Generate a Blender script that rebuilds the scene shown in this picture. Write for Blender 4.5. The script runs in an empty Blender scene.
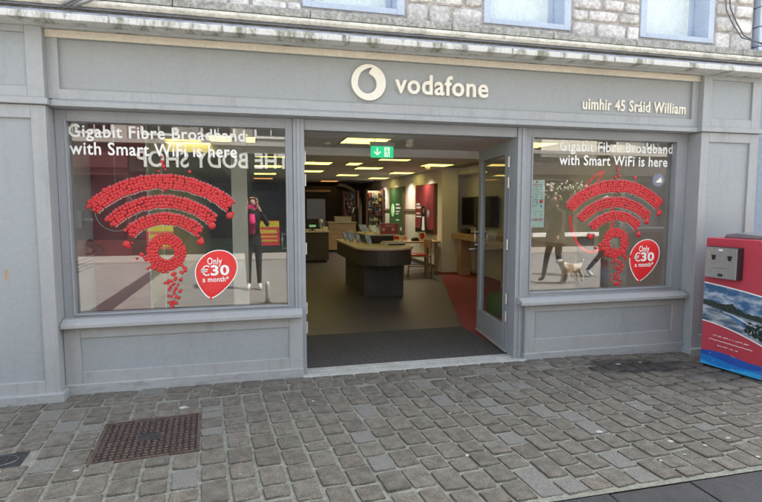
import bpy, bmesh, math, random
from mathutils import Vector, Matrix, Quaternion
R = math.radians
S = bpy.context.scene
COL = S.collection
rnd = random.Random(7)

# ------------------------------------------------------------------ camera
cam_d = bpy.data.cameras.new("camera"); cam = bpy.data.objects.new("camera", cam_d); COL.objects.link(cam)
cam_d.sensor_width = 36.0; cam_d.lens = 520.0/762.0*36.0; cam_d.clip_start = 0.05; cam_d.clip_end = 400
YAW, PITCH = R(13.83), R(-4.94)
CAM = Vector((0, -4.512, 1.5))
fw = Vector((math.sin(YAW)*math.cos(PITCH), math.cos(YAW)*math.cos(PITCH), math.sin(PITCH)))
ri = Vector((math.cos(YAW), -math.sin(YAW), 0)); up = ri.cross(fw)
cam.matrix_world = Matrix(((ri.x, up.x, -fw.x, CAM.x), (ri.y, up.y, -fw.y, CAM.y), (ri.z, up.z, -fw.z, CAM.z), (0, 0, 0, 1)))
S.camera = cam

# ------------------------------------------------------------------ sky, sun, exposure
SUN_EL = R(50); sh = Vector((0.8, 0.6, 0))
SUN = Vector((sh.x*math.cos(SUN_EL), sh.y*math.cos(SUN_EL), math.sin(SUN_EL)))
w = bpy.data.worlds.new("World"); S.world = w; w.use_nodes = True
nt = w.node_tree; bg = nt.nodes["Background"]
sky = nt.nodes.new("ShaderNodeTexSky"); sky.sky_type = 'NISHITA'; sky.sun_disc = False
sky.sun_elevation = SUN_EL; sky.sun_rotation = math.atan2(SUN.x, SUN.y)
sky.air_density = 1.0; sky.dust_density = 4.0; sky.ozone_density = 1.0
hs = nt.nodes.new('ShaderNodeHueSaturation'); hs.inputs['Saturation'].default_value = .5   # thin white haze over the street
nt.links.new(sky.outputs[0], hs.inputs['Color']); nt.links.new(hs.outputs[0], bg.inputs[0]); bg.inputs[1].default_value = 0.15
sd = bpy.data.lights.new("sun", 'SUN'); sd.energy = 5.0; sd.angle = R(0.5); sd.color = (1, 0.95, 0.87)
sun = bpy.data.objects.new("sun", sd); COL.objects.link(sun); sun.rotation_euler = SUN.to_track_quat('Z', 'Y').to_euler()
S.view_settings.view_transform = 'Standard'; S.view_settings.look = 'None'; S.view_settings.gamma = 1
S.view_settings.exposure = 2.22
S.render.engine = 'CYCLES'
S.cycles.use_denoising = True; S.cycles.max_bounces = 10; S.cycles.diffuse_bounces = 5
S.cycles.transparent_max_bounces = 24; S.cycles.glossy_bounces = 4
S.cycles.caustics_reflective = False; S.cycles.sample_clamp_indirect = 6.0

# ------------------------------------------------------------------ materials
MATS = {}
def node(nt, t, **kw):
    n = nt.nodes.new(t)
    for k, v in kw.items():
        setattr(n, k, v)
    return n
def mat(name, col, rough=0.6, var=0.12, scale=6.0, bump=0.0, bscale=60.0, metal=0.0, stretch=(1, 1, 1), col2=None, lo=0.35, hi=0.7,
        rand=0.0, island=False, emit=None, estr=0.0, spec=0.5, rnd_col=None, detail=4.0, coat=0.0):
    """painted / stone / cloth surface: two-scale mottling, relief and per-piece variation"""
    if name in MATS: return MATS[name]
    m = bpy.data.materials.new(name); m.use_nodes = True; nt = m.node_tree; L = nt.links.new
    b = nt.nodes["Principled BSDF"]
    tc = node(nt, "ShaderNodeTexCoord"); mp = node(nt, "ShaderNodeMapping"); mp.inputs["Scale"].default_value = stretch
    geo = node(nt, "ShaderNodeNewGeometry")
    L(geo.outputs["Position"], mp.inputs["Vector"])
    nz = node(nt, "ShaderNodeTexNoise"); nz.inputs["Scale"].default_value = scale; nz.inputs["Detail"].default_value = detail
    nz.inputs["Roughness"].default_value = 0.62
    L(mp.outputs[0], nz.inputs["Vector"])
    rp = node(nt, "ShaderNodeMapRange"); rp.inputs["From Min"].default_value = lo; rp.inputs["From Max"].default_value = hi
    L(nz.outputs["Fac"], rp.inputs["Value"])
    mx = node(nt, "ShaderNodeMix", data_type='RGBA')
    c1 = tuple(max(0, c*(1-var)) for c in col[:3]); c2 = col2 if col2 else tuple(min(1, c*(1+var)) for c in col[:3])
    mx.inputs[6].default_value = (*(col if col2 else c1), 1); mx.inputs[7].default_value = (*c2, 1)
    L(rp.outputs[0], mx.inputs[0])
    out = mx.outputs[2]
    if rand > 0:
        if island: src = geo.outputs["Random Per Island"]
        else:
            oi = node(nt, "ShaderNodeObjectInfo"); src = oi.outputs["Random"]
        mr = node(nt, "ShaderNodeMapRange"); mr.inputs["To Min"].default_value = 1-rand; mr.inputs["To Max"].default_value = 1+rand
        L(src, mr.inputs["Value"])
        mm = node(nt, "ShaderNodeMix", data_type='RGBA', blend_type='MULTIPLY'); mm.inputs[0].default_value = 1
        L(out, mm.inputs[6]); L(mr.outputs[0], mm.inputs[7]); out = mm.outputs[2]
        if rnd_col:                                          # a few pieces of another stone
            gt = node(nt, "ShaderNodeMath", operation='GREATER_THAN'); gt.inputs[1].default_value = 0.93; L(src, gt.inputs[0])
            m2 = node(nt, "ShaderNodeMix", data_type='RGBA'); L(gt.outputs[0], m2.inputs[0]); L(out, m2.inputs[6])
            m2.inputs[7].default_value = (*rnd_col, 1); out = m2.outputs[2]
    # fine speckle
    n2 = node(nt, "ShaderNodeTexNoise"); n2.inputs["Scale"].default_value = bscale; n2.inputs["Detail"].default_value = 3
    L(geo.outputs["Position"], n2.inputs["Vector"])
    if bump > 0:
        bp = node(nt, "ShaderNodeBump"); bp.inputs["Strength"].default_value = bump; bp.inputs["Distance"].default_value = 0.01
        L(n2.outputs["Fac"], bp.inputs["Height"]); L(bp.outputs[0], b.inputs["Normal"])
    sp = node(nt, "ShaderNodeMapRange"); sp.inputs["From Min"].default_value = .3; sp.inputs["From Max"].default_value = .7
    sp.inputs["To Min"].default_value = 1-var*1.2; sp.inputs["To Max"].default_value = 1+var*1.2
    L(n2.outputs["Fac"], sp.inputs["Value"])
    m3 = node(nt, "ShaderNodeMix", data_type='RGBA', blend_type='MULTIPLY'); m3.inputs[0].default_value = 1
    L(out, m3.inputs[6]); L(sp.outputs[0], m3.inputs[7]); out = m3.outputs[2]
    L(out, b.inputs["Base Color"])
    b.inputs["Roughness"].default_value = rough; b.inputs["Metallic"].default_value = metal
    b.inputs["Specular IOR Level"].default_value = spec
    if coat: b.inputs["Coat Weight"].default_value = coat
    if emit:
        b.inputs["Emission Color"].default_value = (*emit, 1); b.inputs["Emission Strength"].default_value = estr
    MATS[name] = m
    m["out"] = 1
    return m
def base_socket(m):
    b = m.node_tree.nodes["Principled BSDF"]
    return b, b.inputs["Base Color"].links[0].from_socket
def streaks(m, col, lo=.5, hi=.75, stretch=(6, 6, .7), amount=.7, scale=2.0):
    """run marks / moss with a shape of their own, laid over a material"""
    nt = m.node_tree; L = nt.links.new; b, src = base_socket(m)
    geo = node(nt, "ShaderNodeNewGeometry"); mp = node(nt, "ShaderNodeMapping"); mp.inputs["Scale"].default_value = stretch
    L(geo.outputs["Position"], mp.inputs["Vector"])
    n = node(nt, "ShaderNodeTexNoise"); n.inputs["Scale"].default_value = scale; n.inputs["Detail"].default_value = 6; n.inputs["Roughness"].default_value = .7
    L(mp.outputs[0], n.inputs["Vector"])
    r = node(nt, "ShaderNodeMapRange"); r.inputs["From Min"].default_value = lo; r.inputs["From Max"].default_value = hi; r.inputs["To Max"].default_value = amount
    L(n.outputs["Fac"], r.inputs["Value"])
    x = node(nt, "ShaderNodeMix", data_type='RGBA'); L(r.outputs[0], x.inputs[0]); L(src, x.inputs[6]); x.inputs[7].default_value = (*col, 1)
    L(x.outputs[2], b.inputs["Base Color"])
    return m
def wet(m, centre, size, dark=.45):
    """a spill that has soaked into the ground: darker and shinier inside a ragged outline"""
    nt = m.node_tree; L = nt.links.new; b, src = base_socket(m)
    geo = node(nt, "ShaderNodeNewGeometry"); mp = node(nt, "ShaderNodeMapping", vector_type='POINT')
    mp.inputs["Location"].default_value = (-centre[0]/size[0], -centre[1]/size[1], 0); mp.inputs["Scale"].default_value = (1/size[0], 1/size[1], 0)
    L(geo.outputs["Position"], mp.inputs["Vector"])
    ln = node(nt, "ShaderNodeVectorMath", operation='LENGTH'); L(mp.outputs[0], ln.inputs[0])
    n = node(nt, "ShaderNodeTexNoise"); n.inputs["Scale"].default_value = 5; n.inputs["Detail"].default_value = 4; L(geo.outputs["Position"], n.inputs["Vector"])
    ad = node(nt, "ShaderNodeMath", operation='ADD'); L(ln.outputs["Value"], ad.inputs[0]); L(n.outputs["Fac"], ad.inputs[1])
    r = node(nt, "ShaderNodeMapRange"); r.inputs["From Min"].default_value = 1.25; r.inputs["From Max"].default_value = 1.5
    r.inputs["To Min"].default_value = 1; r.inputs["To Max"].default_value = 0; L(ad.outputs[0], r.inputs["Value"])
    d = node(nt, "ShaderNodeMix", data_type='RGBA', blend_type='MULTIPLY'); L(r.outputs[0], d.inputs[0]); L(src, d.inputs[6])
    d.inputs[7].default_value = (dark, dark, dark, 1); L(d.outputs[2], b.inputs["Base Color"])
    r2 = node(nt, "ShaderNodeMapRange"); r2.inputs["To Min"].default_value = b.inputs["Roughness"].default_value; r2.inputs["To Max"].default_value = .3
    L(r.outputs[0], r2.inputs["Value"]); L(r2.outputs[0], b.inputs["Roughness"])
    return m
def glass_mat(name, tint=(.93, .95, .94), gain=3.5):
    if name in MATS: return MATS[name]
    m = bpy.data.materials.new(name); m.use_nodes = True; nt = m.node_tree; L = nt.links.new
    nt.nodes.remove(nt.nodes["Principled BSDF"]); o = nt.nodes["Material Output"]
    t = node(nt, "ShaderNodeBsdfTransparent"); t.inputs[0].default_value = (*tint, 1)
    g = node(nt, "ShaderNodeBsdfGlossy"); g.inputs["Roughness"].default_value = 0.0
    f = node(nt, "ShaderNodeFresnel"); f.inputs[0].default_value = 1.52
    geo = node(nt, "ShaderNodeNewGeometry")
    inv = node(nt, "ShaderNodeMath", operation='SUBTRACT'); inv.inputs[0].default_value = 1; L(geo.outputs["Backfacing"], inv.inputs[1])
    m1 = node(nt, "ShaderNodeMath", operation='MULTIPLY'); L(f.outputs[0], m1.inputs[0]); m1.inputs[1].default_value = gain
    m2 = node(nt, "ShaderNodeMath", operation='MULTIPLY'); L(m1.outputs[0], m2.inputs[0]); L(inv.outputs[0], m2.inputs[1])
    # dirt film, very faint
    n = node(nt, "ShaderNodeTexNoise"); n.inputs["Scale"].default_value = 3; n.inputs["Detail"].default_value = 8; L(geo.outputs["Position"], n.inputs["Vector"])
    r = node(nt, "ShaderNodeMapRange"); r.inputs["From Min"].default_value = .35; r.inputs["From Max"].default_value = .8; r.inputs["To Min"].default_value = .008; r.inputs["To Max"].default_value = .035
    L(n.outputs["Fac"], r.inputs["Value"])
    df = node(nt, "ShaderNodeBsdfDiffuse"); df.inputs[0].default_value = (.5, .5, .48, 1)
    x = node(nt, "ShaderNodeMixShader"); L(m2.outputs[0], x.inputs[0]); L(t.outputs[0], x.inputs[1]); L(g.outputs[0], x.inputs[2])
    x2 = node(nt, "ShaderNodeMixShader"); L(r.outputs[0], x2.inputs[0]); L(x.outputs[0], x2.inputs[1]); L(df.outputs[0], x2.inputs[2])
    L(x2.outputs[0], o.inputs[0]); MATS[name] = m
    return m

GREY = (.342, .358, .362)
M_PAINT = mat("grey_paint", GREY, .5, .03, 2.2, .05, 30, stretch=(1, 1, .5))
streaks(M_PAINT, (.22, .225, .215), .52, .78, (3, 3, .5), .55, 2.4)
streaks(M_PAINT, (.42, .43, .43), .66, .74, (11, 11, 14), .3, 3.0)
streaks(M_PAINT, (.2, .2, .19), .6, .76, (13, 13, .8), .4, 2.2)
M_PLINTH = mat('plinth_paint', GREY, .55, .04, 3, .1, 40)
streaks(M_PLINTH, (.16, .16, .14), .5, .72, (2, 2, 9), .6, 3); streaks(M_PLINTH, (.12, .11, .09), .64, .7, (16, 16, 22), .9, 2)
M_PANEL = mat("grey_paint_panel", (.31, .338, .35), .52, .035, 1.3, .05, 30, stretch=(1, 1, .6))
streaks(M_PANEL, (.235, .245, .25), .54, .8, (2.5, 2.5, .6), .6, 2.0)
M_BOARD = mat("fascia_board", (.305, .325, .325), .55, .03, 1.0, .04, 30)
streaks(M_BOARD, (.25, .255, .255), .56, .8, (5, 5, .6), .5, 1.5)
M_FRAME = mat("frame_paint", (.29, .31, .33), .4, .05, 3, .05, 80)
M_GLOWRAIL = mat("glow_tinted_rail", (.6, .555, .47), .5, .08, 2, .1, 60)  # warm glow under the cornice put into the rail's cream colour
M_LIP = mat("white_cornice_paint", (.6, .6, .57), .7, .05, 5, .25, 50)
streaks(M_LIP, (.15, .16, .09), .5, .62, (5, 2, 1.6), .85, 1.5)
M_CORN = mat("weathered_stone", (.6, .58, .5), .8, .12, 7, .5, 40)
streaks(M_CORN, (.2, .19, .15), .5, .72, (3, 3, 5), .8, 2.4)
M_LEDGE = mat("grey_ledge_stone", (.33, .33, .3), .85, .25, 9, .6, 45)
streaks(M_LEDGE, (.12, .12, .1), .5, .72, (5, 5, 2), .8, 3)
M_LEAD = mat("lead_sheet", (.26, .28, .32), .5, .2, 5, .3, 25)
streaks(M_LEAD, (.11, .11, .1), .5, .7, (6, 3, 1), .7, 2)
M_STONE = mat("limewashed_stone", (.62, .6, .57), .85, .2, 10, .9, 30, rand=.18)
streaks(M_STONE, (.3, .28, .25), .55, .7, (7, 7, 7), .75, 1.6)
M_MORT = mat("wall_mortar", (.42, .4, .37), .9, .2, 12, .6, 50)
M_BLUE = mat("pale_blue_paint", (.46, .53, .63), .5, .06, 4, .06, 50)
M_SETT = mat("granite_sett", (.14, .128, .104), .88, .3, 16, 1.0, 130, rand=.13, rnd_col=(.17, .167, .15), detail=6)
streaks(M_SETT, (.185, .185, .155), .53, .68, (6, 6, 6), .6, 1.1)
M_SETTS = mat("granite_sett_mass", (.14, .128, .104), .88, .3, 16, 1.0, 130, rand=.13, island=True, rnd_col=(.17, .167, .15), detail=6)
M_JOINT = mat("joint_mortar", (.215, .22, .18), .9, .22, 20, .8, 130)
streaks(M_JOINT, (.12, .125, .085), .55, .72, (5, 5, 5), .7, 1.6)
for m_ in (M_SETT, M_SETTS): wet(m_, (3.45, -.4), (.58, .23), .24)
wet(M_JOINT, (3.75, -.66), (.8, .62), .14)
M_SLAB = mat("dark_granite_slab", (.034, .035, .038), .75, .25, 10, .5, 160)
M_STREET = mat("street_surface", (.26, .255, .24), .85, .14, 3, .5, 90)
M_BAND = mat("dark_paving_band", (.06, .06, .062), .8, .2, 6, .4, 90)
M_THRESH = mat("threshold_stone", (.42, .43, .41), .7, .15, 8, .4, 60)
M_RUST = mat("rusty_iron", (.11, .075, .06), .6, .3, 18, .6, 90, metal=.3)
streaks(M_RUST, (.17, .12, .09), .5, .7, (6, 6, 6), .8, 2)
M_IRON = mat("dark_iron", (.04, .041, .045), .55, .25, 12, .5, 90, metal=.35)
M_GLASS = glass_mat("window_glass")
M_DOORGLASS = glass_mat("door_glass", (.86, .88, .87), 1.6)
M_CREAM = mat("cream_sign_face", (.8, .77, .66), .4, .03, 4, .03, 60)
M_SIGNSIDE = mat("sign_return", (.5, .48, .42), .5, .05, 4)
M_WHITE = mat("white_vinyl", (.86, .87, .84), .45, .02, 4)
M_RED = mat("red_balloon", (.55, .022, .026), .3, .06, 6)
M_REDFLAT = mat("red_vinyl", (.72, .03, .03), .32, .03, 4)
M_STEEL = mat("brushed_steel", (.55, .55, .54), .35, .08, 30, .1, 200, metal=.9)
M_BRASS = mat("nickel_hinge", (.68, .66, .6), .4, .1, 40, .1, 200, metal=.6)
M_BLACK = mat("black_plastic", (.018, .018, .02), .4, .1, 8)
M_DARKGREY = mat("dark_grey_laminate", (.06, .055, .052), .5, .12, 3, .05, 60)
M_FLOOR = mat("dark_wood_floor", (.088, .084, .108), .42, .22, 2.2, .1, 60, stretch=(.4, 6, 1))
M_MAT = mat("entrance_matting", (.085, .083, .083), .95, .3, 40, .9, 260)
M_CARPET = mat("red_carpet", (.25, .05, .055), .95, .12, 20, .6, 220)
M_WALL = mat("warm_white_wall", (.8, .8, .84), .7, .05, 1.5, .04, 60)
M_WALLDARK = mat("brown_wall", (.22, .18, .15), .7, .1, 1.5, .05, 60)
M_CEIL = mat("ceiling_tile_face", (.82, .82, .85), .9, .05, 10, .25, 180)
M_TBAR = mat("ceiling_bar", (.5, .49, .47), .6, .05, 4)
M_PINE = mat("light_wood", (.45, .32, .22), .5, .15, 3, .08, 50, stretch=(1, 8, 8))
M_REDBOARD = mat("red_display_board", (.33, .03, .035), .5, .06, 2)
M_LAMP = mat("ceiling_light_face", (.9, .85, .6), .5, .01, 2, emit=(1, .78, .18), estr=.75)
M_LAMPO = mat("orange_ceiling_light", (.9, .5, .3), .5, .01, 2, emit=(1, .42, .12), estr=.3)
M_EXITG = mat("exit_sign_green", (.02, .5, .25), .4, .02, 2, emit=(.03, .62, .26), estr=.2)
M_EXITW = mat("exit_sign_white", (.8, .9, .8), .4, .02, 2, emit=(.75, .95, .7), estr=.18)
M_LED = mat("warm_led_strip", (.9, .8, .6), .5, .01, 2, emit=(1, .78, .52), estr=.1)
M_SCREENG = mat("green_screen", (.03, .1, .035), .35, .1, 12, emit=(.04, .1, .03), estr=.07, stretch=(30, 30, 3))
M_SCREENR = mat("red_screen", (.28, .045, .055), .35, .25, 1.2, emit=(.3, .05, .05), estr=.04, col2=(.1, .03, .03), lo=.4, hi=.62)
M_BINRED = mat("red_bin_panel", (.5, .055, .08), .4, .06, 3, .04, 60)

# ------------------------------------------------------------------ mesh helpers
class MB:
    def __init__(s): s.v, s.f, s.mi = [], [], []
    def add(s, vs, fs, mi=0):
        o = len(s.v); s.v += [tuple(p) for p in vs]; s.f += [tuple(i+o for i in f) for f in fs]; s.mi += [mi]*len(fs); return s
    def box(s, x0, x1, y0, y1, z0, z1, mi=0):
        return s.add([(x0, y0, z0), (x1, y0, z0), (x1, y1, z0), (x0, y1, z0), (x0, y0, z1), (x1, y0, z1), (x1, y1, z1), (x0, y1, z1)],
                     [(0, 3, 2, 1), (4, 5, 6, 7), (0, 1, 5, 4), (1, 2, 6, 5), (2, 3, 7, 6), (3, 0, 4, 7)], mi)
    def prism(s, poly, d, axis='z', a0=0.0, mi=0):
        """extrude a convex or concave polygon (counter-clockwise list of 2d points) from a0 to a0+d"""
        n = len(poly)
        def P(p, a): return (p[0], p[1], a) if axis == 'z' else (p[0], a, p[1]) if axis == 'y' else (a, p[0], p[1])
        vs = [P(p, a0) for p in poly]+[P(p, a0+d) for p in poly]
        fs = [tuple(range(n-1, -1, -1)), tuple(range(n, 2*n))]+[(i, (i+1) % n, n+(i+1) % n, n+i) for i in range(n)]
        return s.add(vs, fs, mi)
    def frame(s, x0, x1, z0, z1, wl, wr, wb, wt, y0, y1, mi=0):
        """a rectangular ring, butted at the corners"""
        s.box(x0, x0+wl, y0, y1, z0, z1, mi); s.box(x1-wr, x1, y0, y1, z0, z1, mi)
        s.box(x0+wl, x1-wr, y0, y1, z0, z0+wb, mi); s.box(x0+wl, x1-wr, y0, y1, z1-wt, z1, mi); return s
    def tube(s, pts, r, n=8, closed=False, mi=0):
        pts = [Vector(p) for p in pts]; N = len(pts); rings = []
        rr = r if isinstance(r, (list, tuple)) else [r]*N
        for i, p in enumerate(pts):
            a = pts[(i-1) % N] if (i > 0 or closed) else p; b = pts[(i+1) % N] if (i < N-1 or closed) else p
            t = (b-a).normalized(); u = t.cross(Vector((0, 0, 1)))
            if u.length < 1e-3: u = t.cross(Vector((0, 1, 0)))
            u.normalize(); v = t.cross(u)
            rings.append([p+(u*math.cos(2*math.pi*k/n)+v*math.sin(2*math.pi*k/n))*rr[i] for k in range(n)])
        vs = [q for ring in rings for q in ring]; fs = []
        for i in range(N if closed else N-1):
            j = (i+1) % N
            for k in range(n): fs.append((i*n+k, i*n+(k+1) % n, j*n+(k+1) % n, j*n+k))
        if not closed: fs += [tuple(range(n-1, -1, -1)), tuple((N-1)*n+k for k in range(n))]
        return s.add(vs, fs, mi)
    def lathe(s, c, prof, n=16, axis='z', mi=0):
        """profile list of (radius, height)"""
        vs, fs = [], []
        for (r, h) in prof:
            for k in range(n):
                a = 2*math.pi*k/n; x, y = r*math.cos(a), r*math.sin(a)
                p = (x, y, h) if axis == 'z' else (x, h, y) if axis == 'y' else (h, x, y)
                vs.append((c[0]+p[0], c[1]+p[1], c[2]+p[2]))
        for i in range(len(prof)-1):
            for k in range(n): fs.append((i*n+k, i*n+(k+1) % n, (i+1)*n+(k+1) % n, (i+1)*n+k))
        fs += [tuple(range(n-1, -1, -1)), tuple((len(prof)-1)*n+k for k in range(n))]
        return s.add(vs, fs, mi)
    def ball(s, c, r, sy=1.0, n=8, m=5, mi=0):
        vs = [(c[0], c[1], c[2]+r)]; fs = []
        for i in range(1, m):
            ph = math.pi*i/m
            for k in range(n):
                a = 2*math.pi*k/n; vs.append((c[0]+r*math.sin(ph)*math.cos(a), c[1]+r*sy*math.sin(ph)*math.sin(a), c[2]+r*math.cos(ph)))
        vs.append((c[0], c[1], c[2]-r)); e = len(vs)-1
        for k in range(n):
            fs.append((0, 1+k, 1+(k+1) % n)); fs.append((e, e-n+(k+1) % n, e-n+k))
        for i in range(m-2):
            for k in range(n): fs.append((1+i*n+k, 1+(i+1)*n+k, 1+(i+1)*n+(k+1) % n, 1+i*n+(k+1) % n))
        return s.add(vs, fs, mi)
    def mesh(s, name, mats, smooth=False):
        me = bpy.data.meshes.new(name); me.from_pydata(s.v, [], s.f)
        for m in (mats if isinstance(mats, (list, tuple)) else [mats]): me.materials.append(m)
        me.polygons.foreach_set("material_index", s.mi)
        bm = bmesh.new(); bm.from_mesh(me); bmesh.ops.recalc_face_normals(bm, faces=bm.faces); bm.to_mesh(me); bm.free()
        if smooth:
            for p in me.polygons: p.use_smooth = True
        me.update(); return me

def link(name, me, parent=None, kind=None, bevel=0.0):
    o = bpy.data.objects.new(name, me); COL.objects.link(o)
    if parent is not None:
        o.parent = parent; o.matrix_parent_inverse = WORLD[parent.name].inverted()
    WORLD[o.name] = Matrix.Identity(4) if parent is None else Matrix.Identity(4)
    if kind: o["kind"] = kind
    if bevel > 0:
        b = o.modifiers.new("edge", 'BEVEL'); b.width = bevel; b.segments = 2; b.limit_method = 'ANGLE'; b.harden_normals = False
    return o
WORLD = {}
def part(name, mb, mats, parent=None, kind=None, bevel=0.0, smooth=False, label=None):
    """one mesh in world coordinates, linked under its thing or part"""
    o = link(name, mb.mesh(name, mats, smooth), parent, kind, bevel)
    if label: o["label"] = label
    return o
def tag(o, label, cat, group=None):
    o["label"] = label; o["category"] = cat
    if group: o["group"] = group
    return o
def thing(name, label, cat, loc=(0, 0, 0), group=None):
    o = bpy.data.objects.new(name, None); COL.objects.link(o); o.location = loc; o.empty_display_size = .1
    WORLD[o.name] = Matrix.Translation(loc)
    return tag(o, label, cat, group)
def copy_tree(o, dloc, label=None, parent=None):
    c = o.copy(); COL.objects.link(c)
    if parent is None:
        c.location = Vector(o.location)+Vector(dloc)
        if label: c["label"] = label
    else:
        c.parent = parent; c.matrix_parent_inverse = o.matrix_parent_inverse.copy()
    for ch in list(o.children): copy_tree(ch, dloc, None, c)
    return c
def tri_normals_flip(vs, fs): return vs, fs

def text_geo(s, bold=0.0, extrude=0.0, res=3, spacing=1.0):
    cu = bpy.data.curves.new("text", 'FONT'); cu.body = s; cu.size = 1; cu.offset = bold; cu.extrude = extrude; cu.resolution_u = res; cu.space_character = spacing
    o = bpy.data.objects.new("text", cu); COL.objects.link(o)
    dg = bpy.context.evaluated_depsgraph_get(); dg.update()
    me = bpy.data.meshes.new_from_object(o.evaluated_get(dg))
    vs = [tuple(v.co) for v in me.vertices]; fs = [tuple(p.vertices) for p in me.polygons]
    bpy.data.objects.remove(o); bpy.data.curves.remove(cu); bpy.data.meshes.remove(me)
    return vs, fs
def text_fit(s, x0, x1, z0, z1, y, depth=.002, bold=.012, face=-1, res=3, spacing=1.0):
    """lettering stood up in the X-Z plane inside a box, its front at y, facing -Y (or +Y, reading right to left in X)"""
    vs, fs = text_geo(s, bold, .5, res, spacing)
    ax = min(v[0] for v in vs); bx = max(v[0] for v in vs); az = min(v[1] for v in vs); bz = max(v[1] for v in vs)
    mb = MB(); out = []
    for v in vs:
        fx = (v[0]-ax)/(bx-ax); fz = (v[1]-az)/(bz-az)
        X = x0+(x1-x0)*fx if face < 0 else x1-(x1-x0)*fx
        out.append((X, y+(-face)*(.5-v[2])*depth, z0+(z1-z0)*fz))
    mb.add(out, fs); return mb
def islands_by_x(mb):
    """split lettering into letters: loose pieces whose x spans overlap belong together"""
    par = list(range(len(mb.v)))
    def find(a):
        while par[a] != a: par[a] = par[par[a]]; a = par[a]
        return a
    key = {}
    for i, v in enumerate(mb.v):
        k = (round(v[0], 5), round(v[2], 5))
        if k in key: par[find(i)] = find(key[k])
        else: key[k] = i
    for f in mb.f:
        for a in f[1:]: par[find(a)] = find(f[0])
    groups = {}
    for fi, f in enumerate(mb.f): groups.setdefault(find(f[0]), []).append(fi)
    items = []
    for g, fl in groups.items():
        xs = [mb.v[i][0] for fi in fl for i in mb.f[fi]]; items.append([min(xs), max(xs), fl])
    items.sort(); merged = []
    for it in items:
        if merged and it[0] < merged[-1][1]-.25*(it[1]-it[0]): merged[-1][1] = max(merged[-1][1], it[1]); merged[-1][2] += it[2]
        else: merged.append(it)
    res = []
    for a, b, fl in merged:
        m = MB(); idx = {}
        for fi in fl:
            f = []
            for i in mb.f[fi]:
                if i not in idx: idx[i] = len(m.v); m.v.append(mb.v[i])
                f.append(idx[i])
            m.f.append(tuple(f)); m.mi.append(0)
        res.append(m)
    return res
def stone_mesh(name, m, seed, rough=.06, h=1.0, inset=.1, jit=.05):
    """a hewn block with a worn top: unit footprint (-.5..5), top at h"""
    r = random.Random(seed); mb = MB()
    c_ = .4 if inset > .08 else .445
    base = [(-.5, -c_), (-c_, -.5), (0, -.5), (c_, -.5), (.5, -c_), (.5, .0), (.5, c_), (c_, .5), (0, .5), (-c_, .5), (-.5, c_), (-.5, 0)]
    o = [(x*(1+r.uniform(-jit, 0)), y*(1+r.uniform(-jit, 0))) for x, y in base]
    n = len(o); k = 1-inset
    tx, ty = r.uniform(-.12, .12), r.uniform(-.12, .12)
    vs = [(x, y, 0) for x, y in o]+[(x*.985, y*.985, h*((.62 if inset > .08 else .88)+r.uniform(-.03, .03))) for x, y in o]
    vs += [(x*k, y*k, h*((.93 if inset > .08 else .985)+r.uniform(-rough, rough)+(tx*x+ty*y)*(1 if inset > .08 else .35))) for x, y in o]+[(r.uniform(-.1, .1), r.uniform(-.1, .1), h*1.0)]
    fs = []
    for q in (0, n):
        for i in range(n): fs.append((q+i, q+(i+1) % n, q+n+(i+1) % n, q+n+i))
    for i in range(n): fs.append((2*n+i, 2*n+(i+1) % n, 3*n))
    mb.add(vs, fs); me = mb.mesh(name, m, True)
    if inset < .08:                                           # worn flat: only the arris is rounded
        for p in list(me.polygons)[-n:]: p.use_smooth = False
    return me
PTS = None
# ================================================================== GROUND
def gz(x): return -0.045*min(1, max(0, (x-3.1)/1.2))          # the pavement dips a little towards the bin
pave = MB(); xs = [-9, -4, -2, 0, 2, 3.1, 3.5, 3.9, 4.3, 6, 12]
for a, b in zip(xs, xs[1:]):
    pave.add([(a, -2.26, gz(a)-.004), (b, -2.26, gz(b)-.004), (b, .3, gz(b)-.004), (a, .3, gz(a)-.004)], [(0, 1, 2, 3)])
pavement = part("pavement", pave, M_JOINT, kind="structure")

# setts: two courses along the wall, then columns that run away from it
def cx(u, y):
    s = .09-.065*min(1, max(0, (u-.6)/2.6)); return u+s*(-y-.5)
HOLES = [(-1.035, -.415, -.665, -1.275), (-1.66, -1.345, -1.01, -1.215)]
setts = []                                                    # (x, y, sx, sy, rot)
for k, (y0, y1) in enumerate([(-.02, -.165), (-.165, -.33)]):
    x = -6.0+.07*k
    while x < 9:
        l = rnd.uniform(.15, .25); xm, ym = x+l/2, (y0+y1)/2
        if not ((xm < -1.4 or xm > 4.37) and ym > -.12): setts.append((xm, ym, l-.012, .145-.009, rnd.uniform(-.02, .02)))
        x += l
for k in range(-36, 56):
    u0, u1 = -.415+.155*k, -.415+.155*(k+1); um = (u0+u1)/2
    y = -.335-(.0 if k % 2 else .04)*rnd.random()
    while y > -2.23:
        l = rnd.choice([.13, .16, .18, .2, .21, .23])*rnd.uniform(.95, 1.05)
        if -2.23-(y-l) > -.09: l = y+2.235
        hole = next((h for h in HOLES if h[0] < um < h[1] and y > h[3] and y-l < h[2]), None)
        if hole:
            if y-hole[2] > .05: l = y-hole[2]                  # cut to the rim
            else: y = hole[3]; continue
        ym = y-l/2; s = .09-.065*min(1, max(0, (um-.6)/2.6))
        setts.append((cx(um, ym), ym, .155-rnd.uniform(.008, .02), l-rnd.uniform(.008, .02), math.atan(-s)*-1+rnd.uniform(-.025, .025)))
        y -= l
def seen(x, y):
    q = Vector((x, y, 0))-CAM; z = q.dot(fw)
    if z < .1: return None
    px, py = 381+520*q.dot(ri)/z, 251-520*q.dot(up)/z
    return z if -15 < px < 777 and py < 520 else None
ranked = sorted(setts, key=lambda s_: (seen(s_[0], s_[1]) or 99)**3/(s_[2]*s_[3]))
SETT_MESH = [stone_mesh("sett", M_SETT, i, .012, .05, .06, .09) for i in range(12)]
for m_ in SETT_MESH:
    for v in m_.vertices: v.co.z = v.co.z                     # unit footprint, 5 cm thick
mass = MB()
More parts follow.
